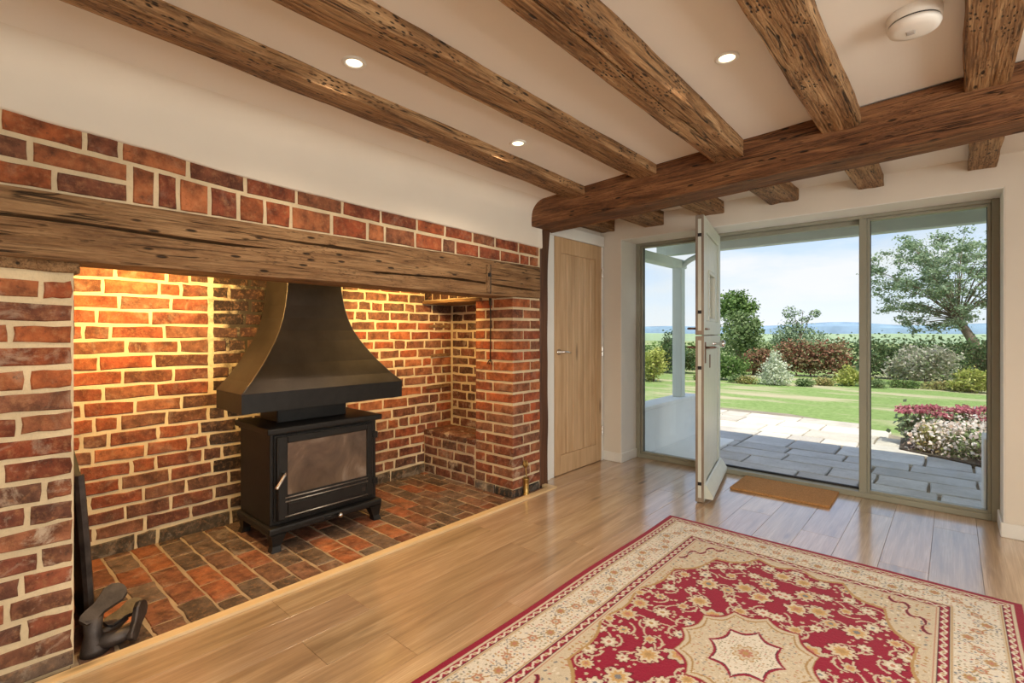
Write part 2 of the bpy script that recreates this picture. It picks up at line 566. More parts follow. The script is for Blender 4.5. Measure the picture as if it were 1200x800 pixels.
# other walls of the room; their unseen windows are added for the fill lights
def wall_with_window(name, wname, axis, a0, a1, u0, u1, z0, z1, h, label):
    """wall slab across `axis` with a rectangular opening h=(u0,u1,z0,z1) and a framed pane in it"""
    P4 = [(u0, z0), (u1, z0), (u1, z1), (u0, z1)]
    H4 = [(h[0], h[2]), (h[1], h[2]), (h[1], h[3]), (h[0], h[3])]
    p3 = (lambda p, a: (a, p[0], p[1])) if axis == 0 else (lambda p, a: (p[0], a, p[1]))
    v = [p3(p, a) for a in (a0, a1) for p in P4 + H4]
    f = []
    for i in range(4):
        j = (i + 1) % 4
        f += [(i, j, 4 + j, 4 + i), (8 + i, 12 + i, 12 + j, 8 + j), (i, 8 + i, 8 + j, j), (4 + i, 4 + j, 12 + j, 12 + i)]
    struct(mesh(name, v, f, m_plaster), label)
    am = (a0 + a1) / 2
    e = struct(empty(wname, p3(((h[0] + h[1]) / 2, h[2]), am)), 'unseen casement window added around a fill light')
    def bx(nm, ua, ub, za, zb, t, m):
        return box(nm, am - t, am + t, ua, ub, za, zb, m, e, 0.003) if axis == 0 else box(nm, ua, ub, am - t, am + t, za, zb, m, e, 0.003)
    um = (h[0] + h[1]) / 2
    bx('jamb', h[0], h[0] + 0.05, h[2], h[3], 0.03, m_frame)
    bx('jamb', h[1] - 0.05, h[1], h[2], h[3], 0.03, m_frame)
    bx('head', h[0] + 0.05, h[1] - 0.05, h[3] - 0.05, h[3], 0.03, m_frame)
    bx('sill', h[0] + 0.05, h[1] - 0.05, h[2], h[2] + 0.05, 0.03, m_frame)
    bx('mullion', um - 0.025, um + 0.025, h[2] + 0.05, h[3] - 0.05, 0.03, m_frame)
    bx('pane', h[0] + 0.05, um - 0.025, h[2] + 0.05, h[3] - 0.05, 0.003, m_glass)
    bx('pane', um + 0.025, h[1] - 0.05, h[2] + 0.05, h[3] - 0.05, 0.003, m_glass)
wall_with_window('wall_right', 'added_window_2', 0, 2.6, 2.75, -2.6, 4.1, -0.12, 2.45, (0.1, 2.3, 0.7, 2.0), 'cream plastered wall with a wide added window')
wall_with_window('wall_rear', 'added_window_3', 1, -2.75, -2.6, -3.0, 2.75, -0.12, 2.45, (1.1, 2.4, 0.7, 2.0), 'cream plastered wall with an added window')

# wall with the inner door
struct(box('wall_door', -2.75, -2.505, 3.03, 4.12, -0.012, 2.3, m_plaster), 'plastered wall behind the oak door')

# brick front of the fireplace: pier and the strip above the mantel beam (mortar core)
wall_left = struct(prism('wall_left', [(-2.75, -0.012), (0.300, -0.012), (0.300, 1.452), (-0.85, 1.452), (-0.85, 1.66), (3.02, 1.66), (3.02, 2.32), (-2.75, 2.32)], 0, -2.72, -2.386, m_mortar), 'brick fireplace wall with wide cream joints')
wall_side = struct(box('wall_fireplace_side', -3.45, -2.73, 0.02, 0.298, -0.012, 2.32, m_mortar), 'inner brick side of the fireplace')
wall_back = struct(box('wall_fireplace_back', -3.62, -3.404, 0.02, 3.10, -0.012, 2.32, m_smortar), 'brick back wall of the fireplace')
wall_end = struct(box('wall_fireplace_end', -3.404, -2.52, 3.026, 3.10, -0.012, 2.32, m_mortar), 'brick end wall of the niche')
wall_pier = struct(box('wall_pier', -2.764, -2.386, 2.706, 3.016, -0.012, 1.47, m_mortar), 'red brick pier beside the door post')
wall_bench = struct(box('wall_bench', -3.404, -2.764, 2.706, 3.02, -0.012, 0.335, m_mortar), 'low brick bench in the fireplace corner')
wall_head = struct(box('wall_niche_head', -3.404, -2.764, 2.706, 3.026, 1.462, 2.32, m_mortar), 'brickwork over the corner niche')

BR = [(0.37, 0.080, 0.026), (0.44, 0.120, 0.036), (0.29, 0.070, 0.028), (0.46, 0.150, 0.055), (0.33, 0.115, 0.050), (0.22, 0.070, 0.034), (0.40, 0.095, 0.030), (0.27, 0.105, 0.055)]
def bcol(k=1.0, bloom=0.25, sat=1.0):
    c = rnd.choice(BR)
    j = rnd.uniform(0.82, 1.15) * k
    g = sum(c) / 3
    return tuple(max(0.004, (g + (q - g) * sat) * j) for q in c) + (min(1, bloom * rnd.uniform(0.3, 1.6)),)

def course(u0, u1, prev, gap=0.016, S=0.222, H=0.108, ph=0.35):
    """joint positions of one course, not above the joints of the one below"""
    out = []
    u = u0
    first = True
    while u < u1 - 0.03:
        for _ in range(8):
            L = (H if rnd.random() < ph else S) * rnd.uniform(0.92, 1.07)
            if first and rnd.random() < 0.6:
                L *= rnd.uniform(0.45, 1.0)
            if all(abs(u + L - p) > 0.035 for p in prev):
                break
        first = False
        e = u + L
        if u1 - e < 0.06:
            e = u1
        out.append((u + gap / 2, min(e, u1) - gap / 2))
        u = e
    return out, [b for a, b in out[:-1]]

X3, Y3, Z3 = Vector((1, 0, 0)), Vector((0, 1, 0)), Vector((0, 0, 1))

def wall_of_bricks(parent, O, U, N, u0, u1, z0, z1, pitch, colf, skip=None, gap=0.018, wob=0.004, proud=0.006, ph=0.35, S=0.222):
    prev = []
    z = z0
    while z + pitch * 0.5 < z1:
        segs, prev = course(u0, u1, prev, ph=ph, S=S)
        za, zb = z + gap / 2, min(z + pitch, z1) - gap / 2
        for a, b in segs:
            if skip and skip((a + b) / 2, (za + zb) / 2):
                continue
            w = [rnd.uniform(-wob, wob) for _ in range(4)]
            piece('brick', parent, O, U, Z3, N, [(a, za + w[0]), (b, za + w[1]), (b, zb + w[2]), (a, zb + w[3])], 0.03, proud * rnd.uniform(0.6, 1.3), m_brick, colf((a + b) / 2, (za + zb) / 2), 0.0045, 0.0034)
        z += pitch

# left pier, front face
wall_of_bricks(wall_left, (-2.386, 0, 0), Y3, X3, -0.58, 0.302, 0.055, 1.40, 0.0785, lambda u, z: bcol(1.0 if z > 0.7 else 0.92, 0.35 if z > 0.7 else 0.75, 1.0 if z > 0.7 else 0.85), gap=0.020, S=0.215)
piece('brick', wall_left, (-2.386, 0, 0), Y3, Z3, X3, [(-0.2, 0.0), (0.298, 0.0), (0.298, 0.05), (-0.2, 0.05)], 0.03, 0.004, m_brick, (0.20, 0.13, 0.09, 0.5))
piece('timber_pad', wall_left, (-2.386, 0, 0), Y3, Z3, X3, [(0.11, 1.415), (0.315, 1.412), (0.318, 1.452), (0.11, 1.458)], 0.12, 0.010, m_mantel, None, 0.005, 0.004)

# courses above the mantel beam follow the drooping plaster edge
TOPZ = [(-0.6, 1.99), (0.113, 1.943), (0.431, 1.926), (0.928, 1.889), (1.611, 1.872), (2.965, 1.846), (3.1, 1.845)]
def interp(t, x):
    for (a, va), (b, vb) in zip(t, t[1:]):
        if x <= b:
            return va + (vb - va) * max(0.0, (x - a)) / (b - a)
    return t[-1][1]
def top_z(y):
    return interp(TOPZ, y)
LZ = 1.694
def slanted(a, b, f0, f1, **k):
    """brick between two lines f0(y) below and f1(y) above"""
    g = 0.009
    piece('brick', wall_left, (-2.386, 0, 0), Y3, Z3, X3, [(a, f0(a) + g), (b, f0(b) + g), (b, f1(b) - g), (a, f1(a) - g)], 0.03, 0.006 * rnd.uniform(0.7, 1.2), m_brick, bcol(1.0, 0.15), 0.004, 0.002)
tA = lambda y: top_z(y) + 0.012
tB = lambda y: top_z(y) - 0.072
tC = lambda y: (tB(y) + LZ) / 2
tL = lambda y: LZ
p = []
sa, p = course(-0.6, 3.01, p, S=0.235, ph=0.12)
for a, b in sa:
    slanted(a, b, tB, tA)
sa, p = course(-0.6, 0.46, p, S=0.225, ph=0.1)
for a, b in sa:
    slanted(a, b, tC, tB)
sa, p = course(-0.6, 0.46, p, S=0.17, ph=0.1)
for a, b in sa:
    slanted(a, b, tL, tC)
y = 0.465
k = 0
while y < 2.96:
    L = (0.085, 0.075, 0.115, 0.115, 0.115, 0.12)[k] if k < 6 else (0.21 if rnd.random() < 0.6 else 0.11)
    slanted(y + 0.008, min(y + L, 3.01) - 0.008, tL, tB)
    y += L
    k += 1

# back wall: three fields with straight joints at 1.06 and 1.93; soot behind the hood
def soot(u, z):
    d = abs(u - 1.42)
    s = max(0.0, min(1.0, (0.56 - d) / 0.30))
    s = max(s, 0.55 * max(0.0, min(1.0, (z - 1.22) / 0.2)) if u > 1.9 else 0)
    if z < 0.35:
        s = max(s, 0.55 * (0.35 - z) / 0.3)
    return s
def backcol(u, z):
    s = soot(u, z)
    k = 1.0 - 0.88 * s * rnd.uniform(0.75, 1.05)
    base = bcol(k * 1.05, 0.22 if u < 1.0 else 0.1, 0.95 - 0.4 * s)
    return base
O_back = (-3.404, 0, 0)
wall_of_bricks(wall_back, O_back, Y3, X3, 0.30, 3.02, 0.085, 0.8275, 0.0825, backcol, gap=0.017, proud=0.005, S=0.225)
wall_of_bricks(wall_back, O_back, Y3, X3, 0.30, 1.055, 0.8275, 1.75, 0.0825, backcol, gap=0.017, proud=0.005, S=0.235)
wall_of_bricks(wall_back, O_back, Y3, X3, 1.07, 1.922, 0.8275, 1.75, 0.0825, backcol, gap=0.018, proud=0.005)
wall_of_bricks(wall_back, O_back, Y3, X3, 1.938, 3.02, 0.8275, 1.75, 0.0765, backcol, gap=0.017, proud=0.005, S=0.20, ph=0.45)
for a, b in course(0.3, 3.0, [], S=0.4)[0]:
    piece('brick', wall_back, O_back, Y3, Z3, X3, [(a, -0.01), (b, -0.01), (b, 0.078), (a, 0.072)], 0.03, 0.010, m_brick, (0.10, 0.075, 0.05, 0.4), 0.006, 0.004)
for zc, ya in ((1.25, 2.76), (0.995, 2.78), (0.722, 2.73)):
    piece('timber_peg', wall_back, O_back, Y3, Z3, X3, [(ya, zc - 0.016), (2.985, zc - 0.010), (2.985, zc + 0.020), (ya, zc + 0.012)], 0.03, 0.014, m_mantel, None, 0.004, 0.004)
# hidden side, seen only from further into the room
wall_of_bricks(wall_side, (0, 0.298, 0), X3, Y3, -3.40, -2.40, 0.0, 1.45, 0.0785, lambda u, z: bcol(0.9, 0.2))
# niche end wall, pale with bloom at its foot
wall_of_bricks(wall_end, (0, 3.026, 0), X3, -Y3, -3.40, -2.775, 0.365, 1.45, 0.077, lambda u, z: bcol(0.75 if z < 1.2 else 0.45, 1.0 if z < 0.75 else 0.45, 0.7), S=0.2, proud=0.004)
# bench: front and flat brick top
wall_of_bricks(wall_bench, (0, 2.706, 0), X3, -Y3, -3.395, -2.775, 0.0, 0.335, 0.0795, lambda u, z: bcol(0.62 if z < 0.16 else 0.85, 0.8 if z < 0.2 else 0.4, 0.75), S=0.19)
for i in range(6):
    for j in range(2):
        a = -3.40 + i * 0.106
        b = 2.700 + j * 0.158
        piece('brick', wall_bench, (0, 0, 0.335), X3, Y3, Z3, [(a + 0.006, b), (a + 0.1, b), (a + 0.1, b + 0.148), (a + 0.006, b + 0.148)], 0.01, 0.034, m_brick, bcol(0.55, 0.7, 0.8), 0.006, 0.003)
# header bricks and board over the niche
for i in range(6):
    a = -3.395 + i * 0.105
    for z0_, z1_ in ((1.472, 1.545), (1.56, 1.63)):
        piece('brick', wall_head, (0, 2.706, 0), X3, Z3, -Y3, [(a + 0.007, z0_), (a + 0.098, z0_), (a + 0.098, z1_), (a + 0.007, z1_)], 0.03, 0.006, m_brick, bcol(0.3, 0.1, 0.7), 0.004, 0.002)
piece('timber_board', wall_head, (0, 2.685, 0), X3, Z3, -Y3, [(-3.40, 1.438), (-2.70, 1.438), (-2.70, 1.464), (-3.40, 1.464)], 0.33, 0.0, m_mantel, None, 0.004, 0.003)

# pier: bricks bonded round the corner
z = 0.055
i = 0
while z < 1.43:
    za, zb = z + 0.009, min(z + 0.0775, 1.462) - 0.009
    low = max(0.0, 1 - z / 0.5)
    cf = lambda: bcol(1.1 - 0.35 * low, 0.12 + 0.5 * low, 1.0 - 0.15 * low)
    if i % 2 == 0:
        sx, sy = [(-2.764, -2.668), (-2.652, -2.379)], [(2.826, 3.018)]
    else:
        sx, sy = [(-2.764, -2.590), (-2.574, -2.379)], [(2.906, 3.018)]
    for q, (a, b) in enumerate(sx):
        last = q == len(sx) - 1
        w = rnd.uniform(-0.003, 0.003)
        piece('brick', wall_pier, (0, 2.706, 0), X3, Z3, -Y3, [(a, za), (b, za + w), (b, zb + w), (a, zb)], (0.105 if i % 2 == 0 else 0.185) if last else 0.03, 0.007, m_brick, cf(), 0.004, 0.0018)
    for a, b in sy:
        piece('brick', wall_pier, (-2.386, 0, 0), Y3, Z3, X3, [(a, za), (b, za), (b, zb), (a, zb)], 0.03, 0.007, m_brick, cf(), 0.004, 0.0018)
    z += 0.0775
    i += 1
piece('brick', wall_pier, (0, 2.70, 0), X3, Z3, -Y3, [(-2.764, -0.005), (-2.56, -0.005), (-2.56, 0.056), (-2.764, 0.056)], 0.03, 0.012, m_brick, (0.16, 0.13, 0.11, 0.8), 0.006, 0.003)
piece('brick', wall_pier, (0, 2.70, 0), X3, Z3, -Y3, [(-2.55, -0.005), (-2.375, -0.005), (-2.375, 0.056), (-2.55, 0.056)], 0.30, 0.012, m_brick, (0.035, 0.032, 0.03, 0.3), 0.008, 0.003)

# plaster above the brick, rounded into the ceiling
prof_n = 8
vs_, fs = [], []
ys = [-2.6 + 5.63 * i / 90 for i in range(91)]
for yv in ys:
    zb = top_z(max(-0.6, min(yv, 3.0))) + 0.006 * noise.noise(Vector((yv * 6, 0, 0))) + 0.004 * noise.noise(Vector((yv * 23, 3, 0)))
    f = -2.366 + 0.004 * noise.noise(Vector((yv * 2, 7, 1)))
    pr = [(-2.47, zb), (f - 0.006, zb), (f, zb + 0.006), (f - 0.004, 1.98), (f, 2.06)]
    R = 0.13
    for q in range(1, prof_n + 1):
        a = q / prof_n * math.pi / 2
        pr.append((f + R * (1 - math.cos(a)), 2.06 + (ceil_z(-2.23) + 0.0005 - 2.06) * math.sin(a)))
    pr += [(-2.20, ceil_z(-2.20) + 0.012), (-2.20, 2.25), (-2.47, 2.25)]
    vs_ += [(x, yv, zz) for x, zz in pr]
m_ = len(pr)
for i in range(len(ys) - 1):
    for q in range(m_):
        r_ = (q + 1) % m_
        fs.append((i * m_ + q, i * m_ + r_, (i + 1) * m_ + r_, (i + 1) * m_ + q))
fs.append(tuple(range(m_)))
fs.append(tuple(range((len(ys) - 1) * m_, len(ys) * m_))[::-1])
struct(mesh('wall_left_plaster', vs_, fs, m_plaster, smooth=False), 'cream plaster rounding from brickwork up into the ceiling')
bpy.data.objects['wall_left_plaster'].data.polygons.foreach_set('use_smooth', [len(p_.vertices) == 4 for p_ in bpy.data.objects['wall_left_plaster'].data.polygons])

# hearth: bricks laid flat, long side into the fireplace
hearth = struct(box('floor_hearth', -3.42, -2.33, 0.29, 3.02, -0.12, -0.004, m_hmortar), 'hearth floor of worn red bricks')
HT = [(0.46, 0.150, 0.060), (0.30, 0.105, 0.055), (0.20, 0.095, 0.060), (0.14, 0.090, 0.065), (0.40, 0.125, 0.055), (0.27, 0.135, 0.090), (0.21, 0.140, 0.105), (0.17, 0.12, 0.095)]
y = 0.305
i = 0
while y < 2.7:
    w_ = 0.116 * rnd.uniform(0.95, 1.05)
    x = -2.335 + (0.0 if i % 2 else 0.11)
    while x > -3.40:
        a, b = max(x - 0.222, -3.40), min(x, -2.335)
        x -= 0.222
        if b - a < 0.04:
            continue
        c = rnd.choice(HT)
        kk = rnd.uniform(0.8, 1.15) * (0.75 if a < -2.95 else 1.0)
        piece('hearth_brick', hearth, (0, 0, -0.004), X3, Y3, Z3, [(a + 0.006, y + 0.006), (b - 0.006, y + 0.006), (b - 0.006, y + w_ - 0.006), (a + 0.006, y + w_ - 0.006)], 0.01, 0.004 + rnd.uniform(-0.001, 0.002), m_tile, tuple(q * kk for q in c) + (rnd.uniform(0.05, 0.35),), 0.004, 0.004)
    y += w_
    i += 1
for a, b in ((2.70, 2.80), (2.81, 2.91), (2.92, 3.02)):
    piece('hearth_brick', hearth, (0, 0, -0.004), X3, Y3, Z3, [(-2.372, a), (-2.337, a), (-2.337, b), (-2.372, b)], 0.01, 0.007, m_tile, (0.3, 0.13, 0.08, 0.6), 0.005, 0.003)
# oak strip between hearth and floor, mitred return to the post
struct(prism('trim_4', [(-2.335, -1.5), (-2.286, -1.5), (-2.286, 3.11), (-2.40, 3.11), (-2.40, 3.065), (-2.335, 3.065)], 2, -0.012, 0.011, m_trim), 'pale oak strip edging the brick hearth')

# skirting boards
struct(box('baseboard_left', -2.50, -2.280, 4.085, 4.1, 0, 0.085, m_white, bev=0.004))
struct(box('baseboard_reveal_left', -2.286, -2.273, 4.085, 4.385, 0, 0.085, m_white, bev=0.004))
struct(box('baseboard_reveal_right', 0.209, 0.222, 4.085, 4.385, 0, 0.085, m_white, bev=0.004))
struct(box('baseboard_right', 0.215, 2.6, 4.085, 4.1, 0, 0.085, m_white, bev=0.004))

# ------------------------------------------------------------------ hewn beams
def hewn(name, p0, p1, w0, h0, w1, h1, mat, seed, cracks=(), amp=0.006, nseg=70, wane=0.02, sag=0.0):
    """rough squared timber; p0, p1 = centre of the end faces; length along local X"""
    p0, p1 = Vector(p0), Vector(p1)
    ax = (p1 - p0).normalized()
    side = Z3.cross(ax).normalized()
    up = ax.cross(side)
    L = (p1 - p0).length
    mtx = Matrix((ax, side, up)).transposed().to_4x4()
    mtx.translation = (p0 + p1) / 2
    Pn = 56
    sd = Vector((seed * 13.1, seed * 7.7, seed * 3.3))
    verts, faces = [], []
    n = 0
    for i in range(nseg + 1):
        t = i / nseg
        x = (t - 0.5) * L
        w = w0 + (w1 - w0) * t
        h = h0 + (h1 - h0) * t
        # perimeter positions (0..4 sides) including crack triples
        ss = [4.0 * q / Pn for q in range(Pn)]
        tri = []
        for (s0, x0, x1_, dep, wand) in cracks:
            sc = s0 + wand * noise.noise(Vector((x * 1.3, s0 * 9, seed)))
            lo_ = s0 - abs(wand) - 0.05
            hi_ = s0 + abs(wand) + 0.05
            ss = [q for q in ss if not (lo_ < q < hi_)]
            e = max(0.0, min(1.0, (t - x0) / 0.05)) * max(0.0, min(1.0, (x1_ - t) / 0.05)) if x0 < t < x1_ else 0.0
            e *= 0.55 + 0.45 * abs(noise.noise(Vector((x * 5, seed, s0))) * 2)
            tri += [(lo_ + 0.01, 0), (sc - 0.026 * (0.3 + e), 0), (sc, dep * e), (sc + 0.026 * (0.3 + e), 0), (hi_ - 0.01, 0)]
        allp = sorted([(q, 0.0) for q in ss] + tri)
        n = len(allp)
        for (q, dep) in allp:
            sgn, f = int(q) % 4, q - int(q)
            # corners: 0 = (-w,-h) -> bottom ; 1 = right side ; 2 = top ; 3 = left side
            u = -1 + 2 * f
            cy, cz = ((u, -1), (1, u), (-u, 1), (-1, -u))[sgn]
            # rounded corners
            wn = wane * (1.0 + 1.2 * noise.noise(Vector((x * 2.2, sgn * 5 + (f > 0.5), seed))))
            yy, zz = cy * w / 2, cz * h / 2
            ey, ez = w / 2 - abs(yy), h / 2 - abs(zz)
            if sgn in (0, 2):
                k_ = max(0.0, 1 - ey / max(wn, 1e-4))
                zz -= math.copysign(wn * 0.55 * k_ * k_, zz)
            else:
                k_ = max(0.0, 1 - ez / max(wn, 1e-4))
                yy -= math.copysign(wn * 0.55 * k_ * k_, yy)
            d = amp * (noise.noise(Vector((x * 3.0, yy * 9, zz * 9)) + sd) + 0.5 * noise.noise(Vector((x * 9.0, yy * 22, zz * 22)) + sd)) + amp * 1.2 * noise.noise(Vector((x * 1.1, sgn * 3.0, 0)) + sd)
            nx, nz = ((0, -1), (1, 0), (0, 1), (-1, 0))[sgn]
            verts.append((x, yy + nx * (d - dep), zz + nz * (d - dep) - sag * (1 - (2 * t - 1) ** 2)))
    for i in range(nseg):
        for q in range(n):
            r_ = (q + 1) % n
            faces.append((i * n + q, (i + 1) * n + q, (i + 1) * n + r_, i * n + r_))
    faces.append(tuple(range(n)))
    faces.append(tuple(range(nseg * n, (nseg + 1) * n))[::-1])
    me = bpy.data.meshes.new(name)
    me.from_pydata(verts, [], [f_[::-1] for f_ in faces])
    bm = bmesh.new()
    bm.from_mesh(me)
    bmesh.ops.recalc_face_normals(bm, faces=bm.faces)
    bm.to_mesh(me)
    bm.free()
    me.polygons.foreach_set('use_smooth', [len(p_.vertices) == 4 for p_ in me.polygons])
    me.set_sharp_from_angle(angle=math.radians(32))
    o = link(name, me, mat)
    o.matrix_world = mtx
    return o

# mantel beam: runs along +y, so local +Y (side) is world -x, sides: 0 bottom, 1 = -x, 2 top, 3 = +x face (room)
o = hewn('mantel_beam', (-2.460, -0.9, 1.572), (-2.460, 2.99, 1.572), 0.20, 0.232, 0.20, 0.245, m_mantel, 3,
         cracks=((3.42, 0.02, 0.50, 0.06, 0.10), (3.24, 0.46, 0.66, 0.045, 0.04), (3.68, 0.60, 1.0, 0.06, 0.14)), amp=0.006, nseg=150, wane=0.008)
for (ya, yb, za, zb, mm) in ((2.405, 2.436, 1.470, 1.655, m_mantel), (2.442, 2.448, 1.462, 1.660, m_gasket), (2.412, 2.430, 1.575, 1.600, m_iron)):
    c_ = box('strap' if mm is m_mantel else 'joint_line' if mm is m_gasket else 'peg', -2.37, -2.350 if mm is m_mantel else -2.354 if mm is m_gasket else -2.344, ya, yb, za, zb, mm, None, 0.002)
    c_.parent = o
    c_.matrix_parent_inverse = o.matrix_basis.inverted()
tag(o, 'long weathered oak mantel beam with a split, over the brick fireplace', 'beam')

def joist(xa, xb, zbot, y0, y1, w0, w1, seed, label, crack=(), mat=None, name='ceiling_joist', group=None):
    top = max(ceil_z(xa), ceil_z(xb)) + 0.05
    h = top - zbot
    zc = (top + zbot) / 2
    o = hewn(name, (xa, y0, zc), (xb, y1, zc), w0, h, w1, h, mat or m_beam, seed, cracks=crack, amp=0.007, nseg=90, wane=0.006)
    return tag(o, label, 'beam', group)

joist(-1.735, -1.975, 2.150, -2.6, 2.91, 0.09, 0.155, 11, 'slim hewn oak ceiling beam next to the fireplace wall')
joist(-1.425, -1.445, 2.178, -2.6, 2.91, 0.145, 0.145, 12, 'worm-eaten oak ceiling beam, second out from the fireplace wall', crack=((0.22, 0.1, 0.95, 0.05, 0.05),))
joist(-0.885, -0.94, 2.166, -2.6, 2.91, 0.15, 0.16, 13, 'oak ceiling beam with a long dark split, third from the fireplace wall', crack=((0.45, 0.05, 0.97, 0.06, 0.12),))
joist(-0.405, -0.412, 2.190, -2.6, 2.91, 0.15, 0.152, 14, 'pitted broad oak ceiling beam between downlight and smoke alarm')
joist(0.14, 0.105, 2.230, -2.6, 2.91, 0.15, 0.145, 15, 'pale worm-eaten oak ceiling beam beside the smoke alarm')
# beam across the room, nearer the window
o = hewn('cross_beam', (-2.40, 3.04, 2.162), (2.6, 2.950, 2.280), 0.28, 0.35, 0.10, 0.29, m_beam2, 21, cracks=((3.28, 0.30, 0.72, 0.05, 0.10),), amp=0.006, nseg=140, wane=0.004)
tag(o, 'dark heavy oak beam spanning the room in front of the window', 'beam')
JS = [(-2.43, 0.14, 2.138), (-1.965, 0.17, 2.128), (-1.46, 0.175, 2.150), (-0.945, 0.195, 2.160), (-0.415, 0.14, 2.168), (0.123, 0.13, 2.175)]
JL = ['stub of oak joist above the oak inner door', 'short oak joist running to the window wall near the inner door', 'short oak joist ending over the open stable door', 'short broad oak joist ending above the open doorway', 'short oak joist ending over the slim window mullion', 'short oak joist ending over the fixed pane at the garden tree']
for (xc, w, zb), lb in zip(JS, JL):
    h = 2.243 + 0.05 - zb
    o = hewn('ceiling_joist', (xc, 3.10, zb + h / 2), (xc + 0.005, 4.105, zb + h / 2), w, h, w, h, m_beam, 30 + xc, amp=0.006, nseg=24, wane=0.005)
    tag(o, lb, 'beam', 'short joists between cross beam and window wall')
# upright post by the brick pier
o = hewn('timber_post', (-2.465, 3.093, 0.0), (-2.455, 3.100, 2.02), 0.125, 0.135, 0.125, 0.17, m_beam2, 41, amp=0.006, nseg=40, wane=0.02) if False else None
bm = bmesh.new()
pv = []
nz_ = 28
for i in range(nz_ + 1):
    t = i / nz_
    zz = 2.03 * t
    fl = 0.018 * max(0.0, (t - 0.86) / 0.14) ** 1.5
    y0_ = 3.046 + 0.006 * noise.noise(Vector((zz * 4, 1, 2))) - fl
    y1_ = 3.155 + 0.004 * noise.noise(Vector((zz * 3, 5, 2)))
    x0_, x1_ = -2.503, -2.405 + 0.006 * noise.noise(Vector((zz * 3, 8, 2))) + fl * 1.5
    pv.append([bm.verts.new(q) for q in ((x0_, y0_, zz), (x1_ - 0.012, y0_, zz), (x1_, y0_ + 0.014, zz), (x1_, y1_ - 0.010, zz), (x1_ - 0.01, y1_, zz), (x0_, y1_, zz))])
for a, b in zip(pv, pv[1:]):
    for q in range(6):
        bm.faces.new((a[q], a[(q + 1) % 6], b[(q + 1) % 6], b[q]))
bm.faces.new(pv[0][::-1])
bm.faces.new(pv[-1])
m_post = mat_board('post_oak', [(0.05, 0.018, 0.008), (0.11, 0.042, 0.018), (0.17, 0.07, 0.03)], 0.6, axis='Z', bmp=0.5, tint=False)
tag(from_bm('timber_post', bm, m_post), 'dark upright oak post between brick pier and inner door', 'post')

# ------------------------------------------------------------------ inner oak door
door1 = struct(empty('door_1', (-2.48, 3.68, 0)), 'closed oak door of vertical boards')
for y0_, y1_, nm in ((3.318, 3.405, 'stile'), (3.955, 4.045, 'stile')):
    box(nm, -2.502, -2.462, y0_, y1_, 0.006, 1.995, m_door, door1, 0.002)
for z0_, z1_ in ((0.006, 0.165), (1.865, 1.995)):
    box('rail', -2.502, -2.4625, 3.405, 3.955, z0_, z1_, m_door, door1, 0.002)
for i in range(6):
    y0_ = 3.405 + i * (0.55 / 6)
    box('board', -2.500, -2.468, y0_ + 0.004, y0_ + 0.55 / 6 - 0.004, 0.165, 1.865, m_door, door1, 0.005)
box('groove_shade_sheet', -2.503, -2.487, 3.405, 3.955, 0.165, 1.865, m_edge, door1)  # dark sheet whose colour stands in for shade in the board grooves
for zz in (0.28, 1.02, 1.75):
    box('hinge', -2.464, -2.452, 4.044, 4.058, zz - 0.045, zz + 0.045, m_chrome, door1, 0.002)
hm = Matrix.Translation((-2.46, 3.365, 1.035)) @ Matrix.Rotation(math.pi / 2, 4, 'Y')
lathe('handle_rose', [(0.026, 0.0), (0.026, 0.008), (0.012, 0.011), (0.010, 0.05)], 0, 0, m_chrome, door1, 20, hm)
tube('handle_lever', [(-2.415, 3.363, 1.035), (-2.412, 3.40, 1.037), (-2.414, 3.45, 1.032), (-2.424, 3.49, 1.024)], [0.010, 0.009, 0.008, 0.007], m_chrome, door1)
# white casing: frame and architrave
struct(box('trim_5', -2.51, -2.452, 3.165, 3.240, 0, 2.095, m_white, bev=0.004))
struct(box('trim_6', -2.508, -2.466, 3.240, 3.315, 0, 2.06, m_white, bev=0.003))
struct(box('trim_7', -2.508, -2.455, 3.242, 4.085, 1.998, 2.095, m_white, bev=0.004))
struct(box('trim_8', -2.508, -2.462, 4.048, 4.084, 0, 1.998, m_white, bev=0.003))

# ------------------------------------------------------------------ glazed screen with stable door
win = struct(empty('window_1', (-1.02, 4.43, 0)), 'olive painted glazed screen around the garden doorway')
FY0, FY1 = 4.385, 4.475
def fr(name, x0, x1, z0, z1, y0=FY0, y1=FY1, m=m_frame, bev=0.004):
    return box(name, x0, x1, y0, y1, z0, z1, m, win, bev)
fr('jamb', -2.286, -2.242, 0, 2.047)
fr('jamb', 0.184, 0.222, 0, 2.047)
fr('head', -2.242, 0.184, 2.022, 2.047)
fr('sill', -2.242, 0.184, 0.0, 0.040)
fr('mullion', -1.64, -1.545, 0.040, 2.022)
fr('mullion', -0.512, -0.466, 0.040, 2.022)
for x0_, x1_ in ((-2.242, -1.64), (-0.466, 0.184)):
    z0_, z1_ = 0.040, 2.022
    b_ = 0.018
    fr('glazing_bead', x0_, x0_ + b_, z0_, z1_, FY0 + 0.014, FY1 - 0.02, m_frame, 0.003)
    fr('glazing_bead', x1_ - b_, x1_, z0_, z1_, FY0 + 0.014, FY1 - 0.02, m_frame, 0.003)
    fr('glazing_bead', x0_ + b_, x1_ - b_, z0_, z0_ + b_, FY0 + 0.014, FY1 - 0.02, m_frame, 0.003)
    fr('glazing_bead', x0_ + b_, x1_ - b_, z1_ - b_, z1_, FY0 + 0.014, FY1 - 0.02, m_frame, 0.003)
    fr('gasket', x0_ + b_, x0_ + b_ + 0.004, z0_ + b_, z1_ - b_, 4.425, 4.437, m_gasket, 0)
    fr('gasket', x1_ - b_ - 0.004, x1_ - b_, z0_ + b_, z1_ - b_, 4.425, 4.437, m_gasket, 0)
    fr('pane', x0_ + b_, x1_ - b_, z0_ + b_, z1_ - b_, 4.428, 4.434, m_glass, 0)
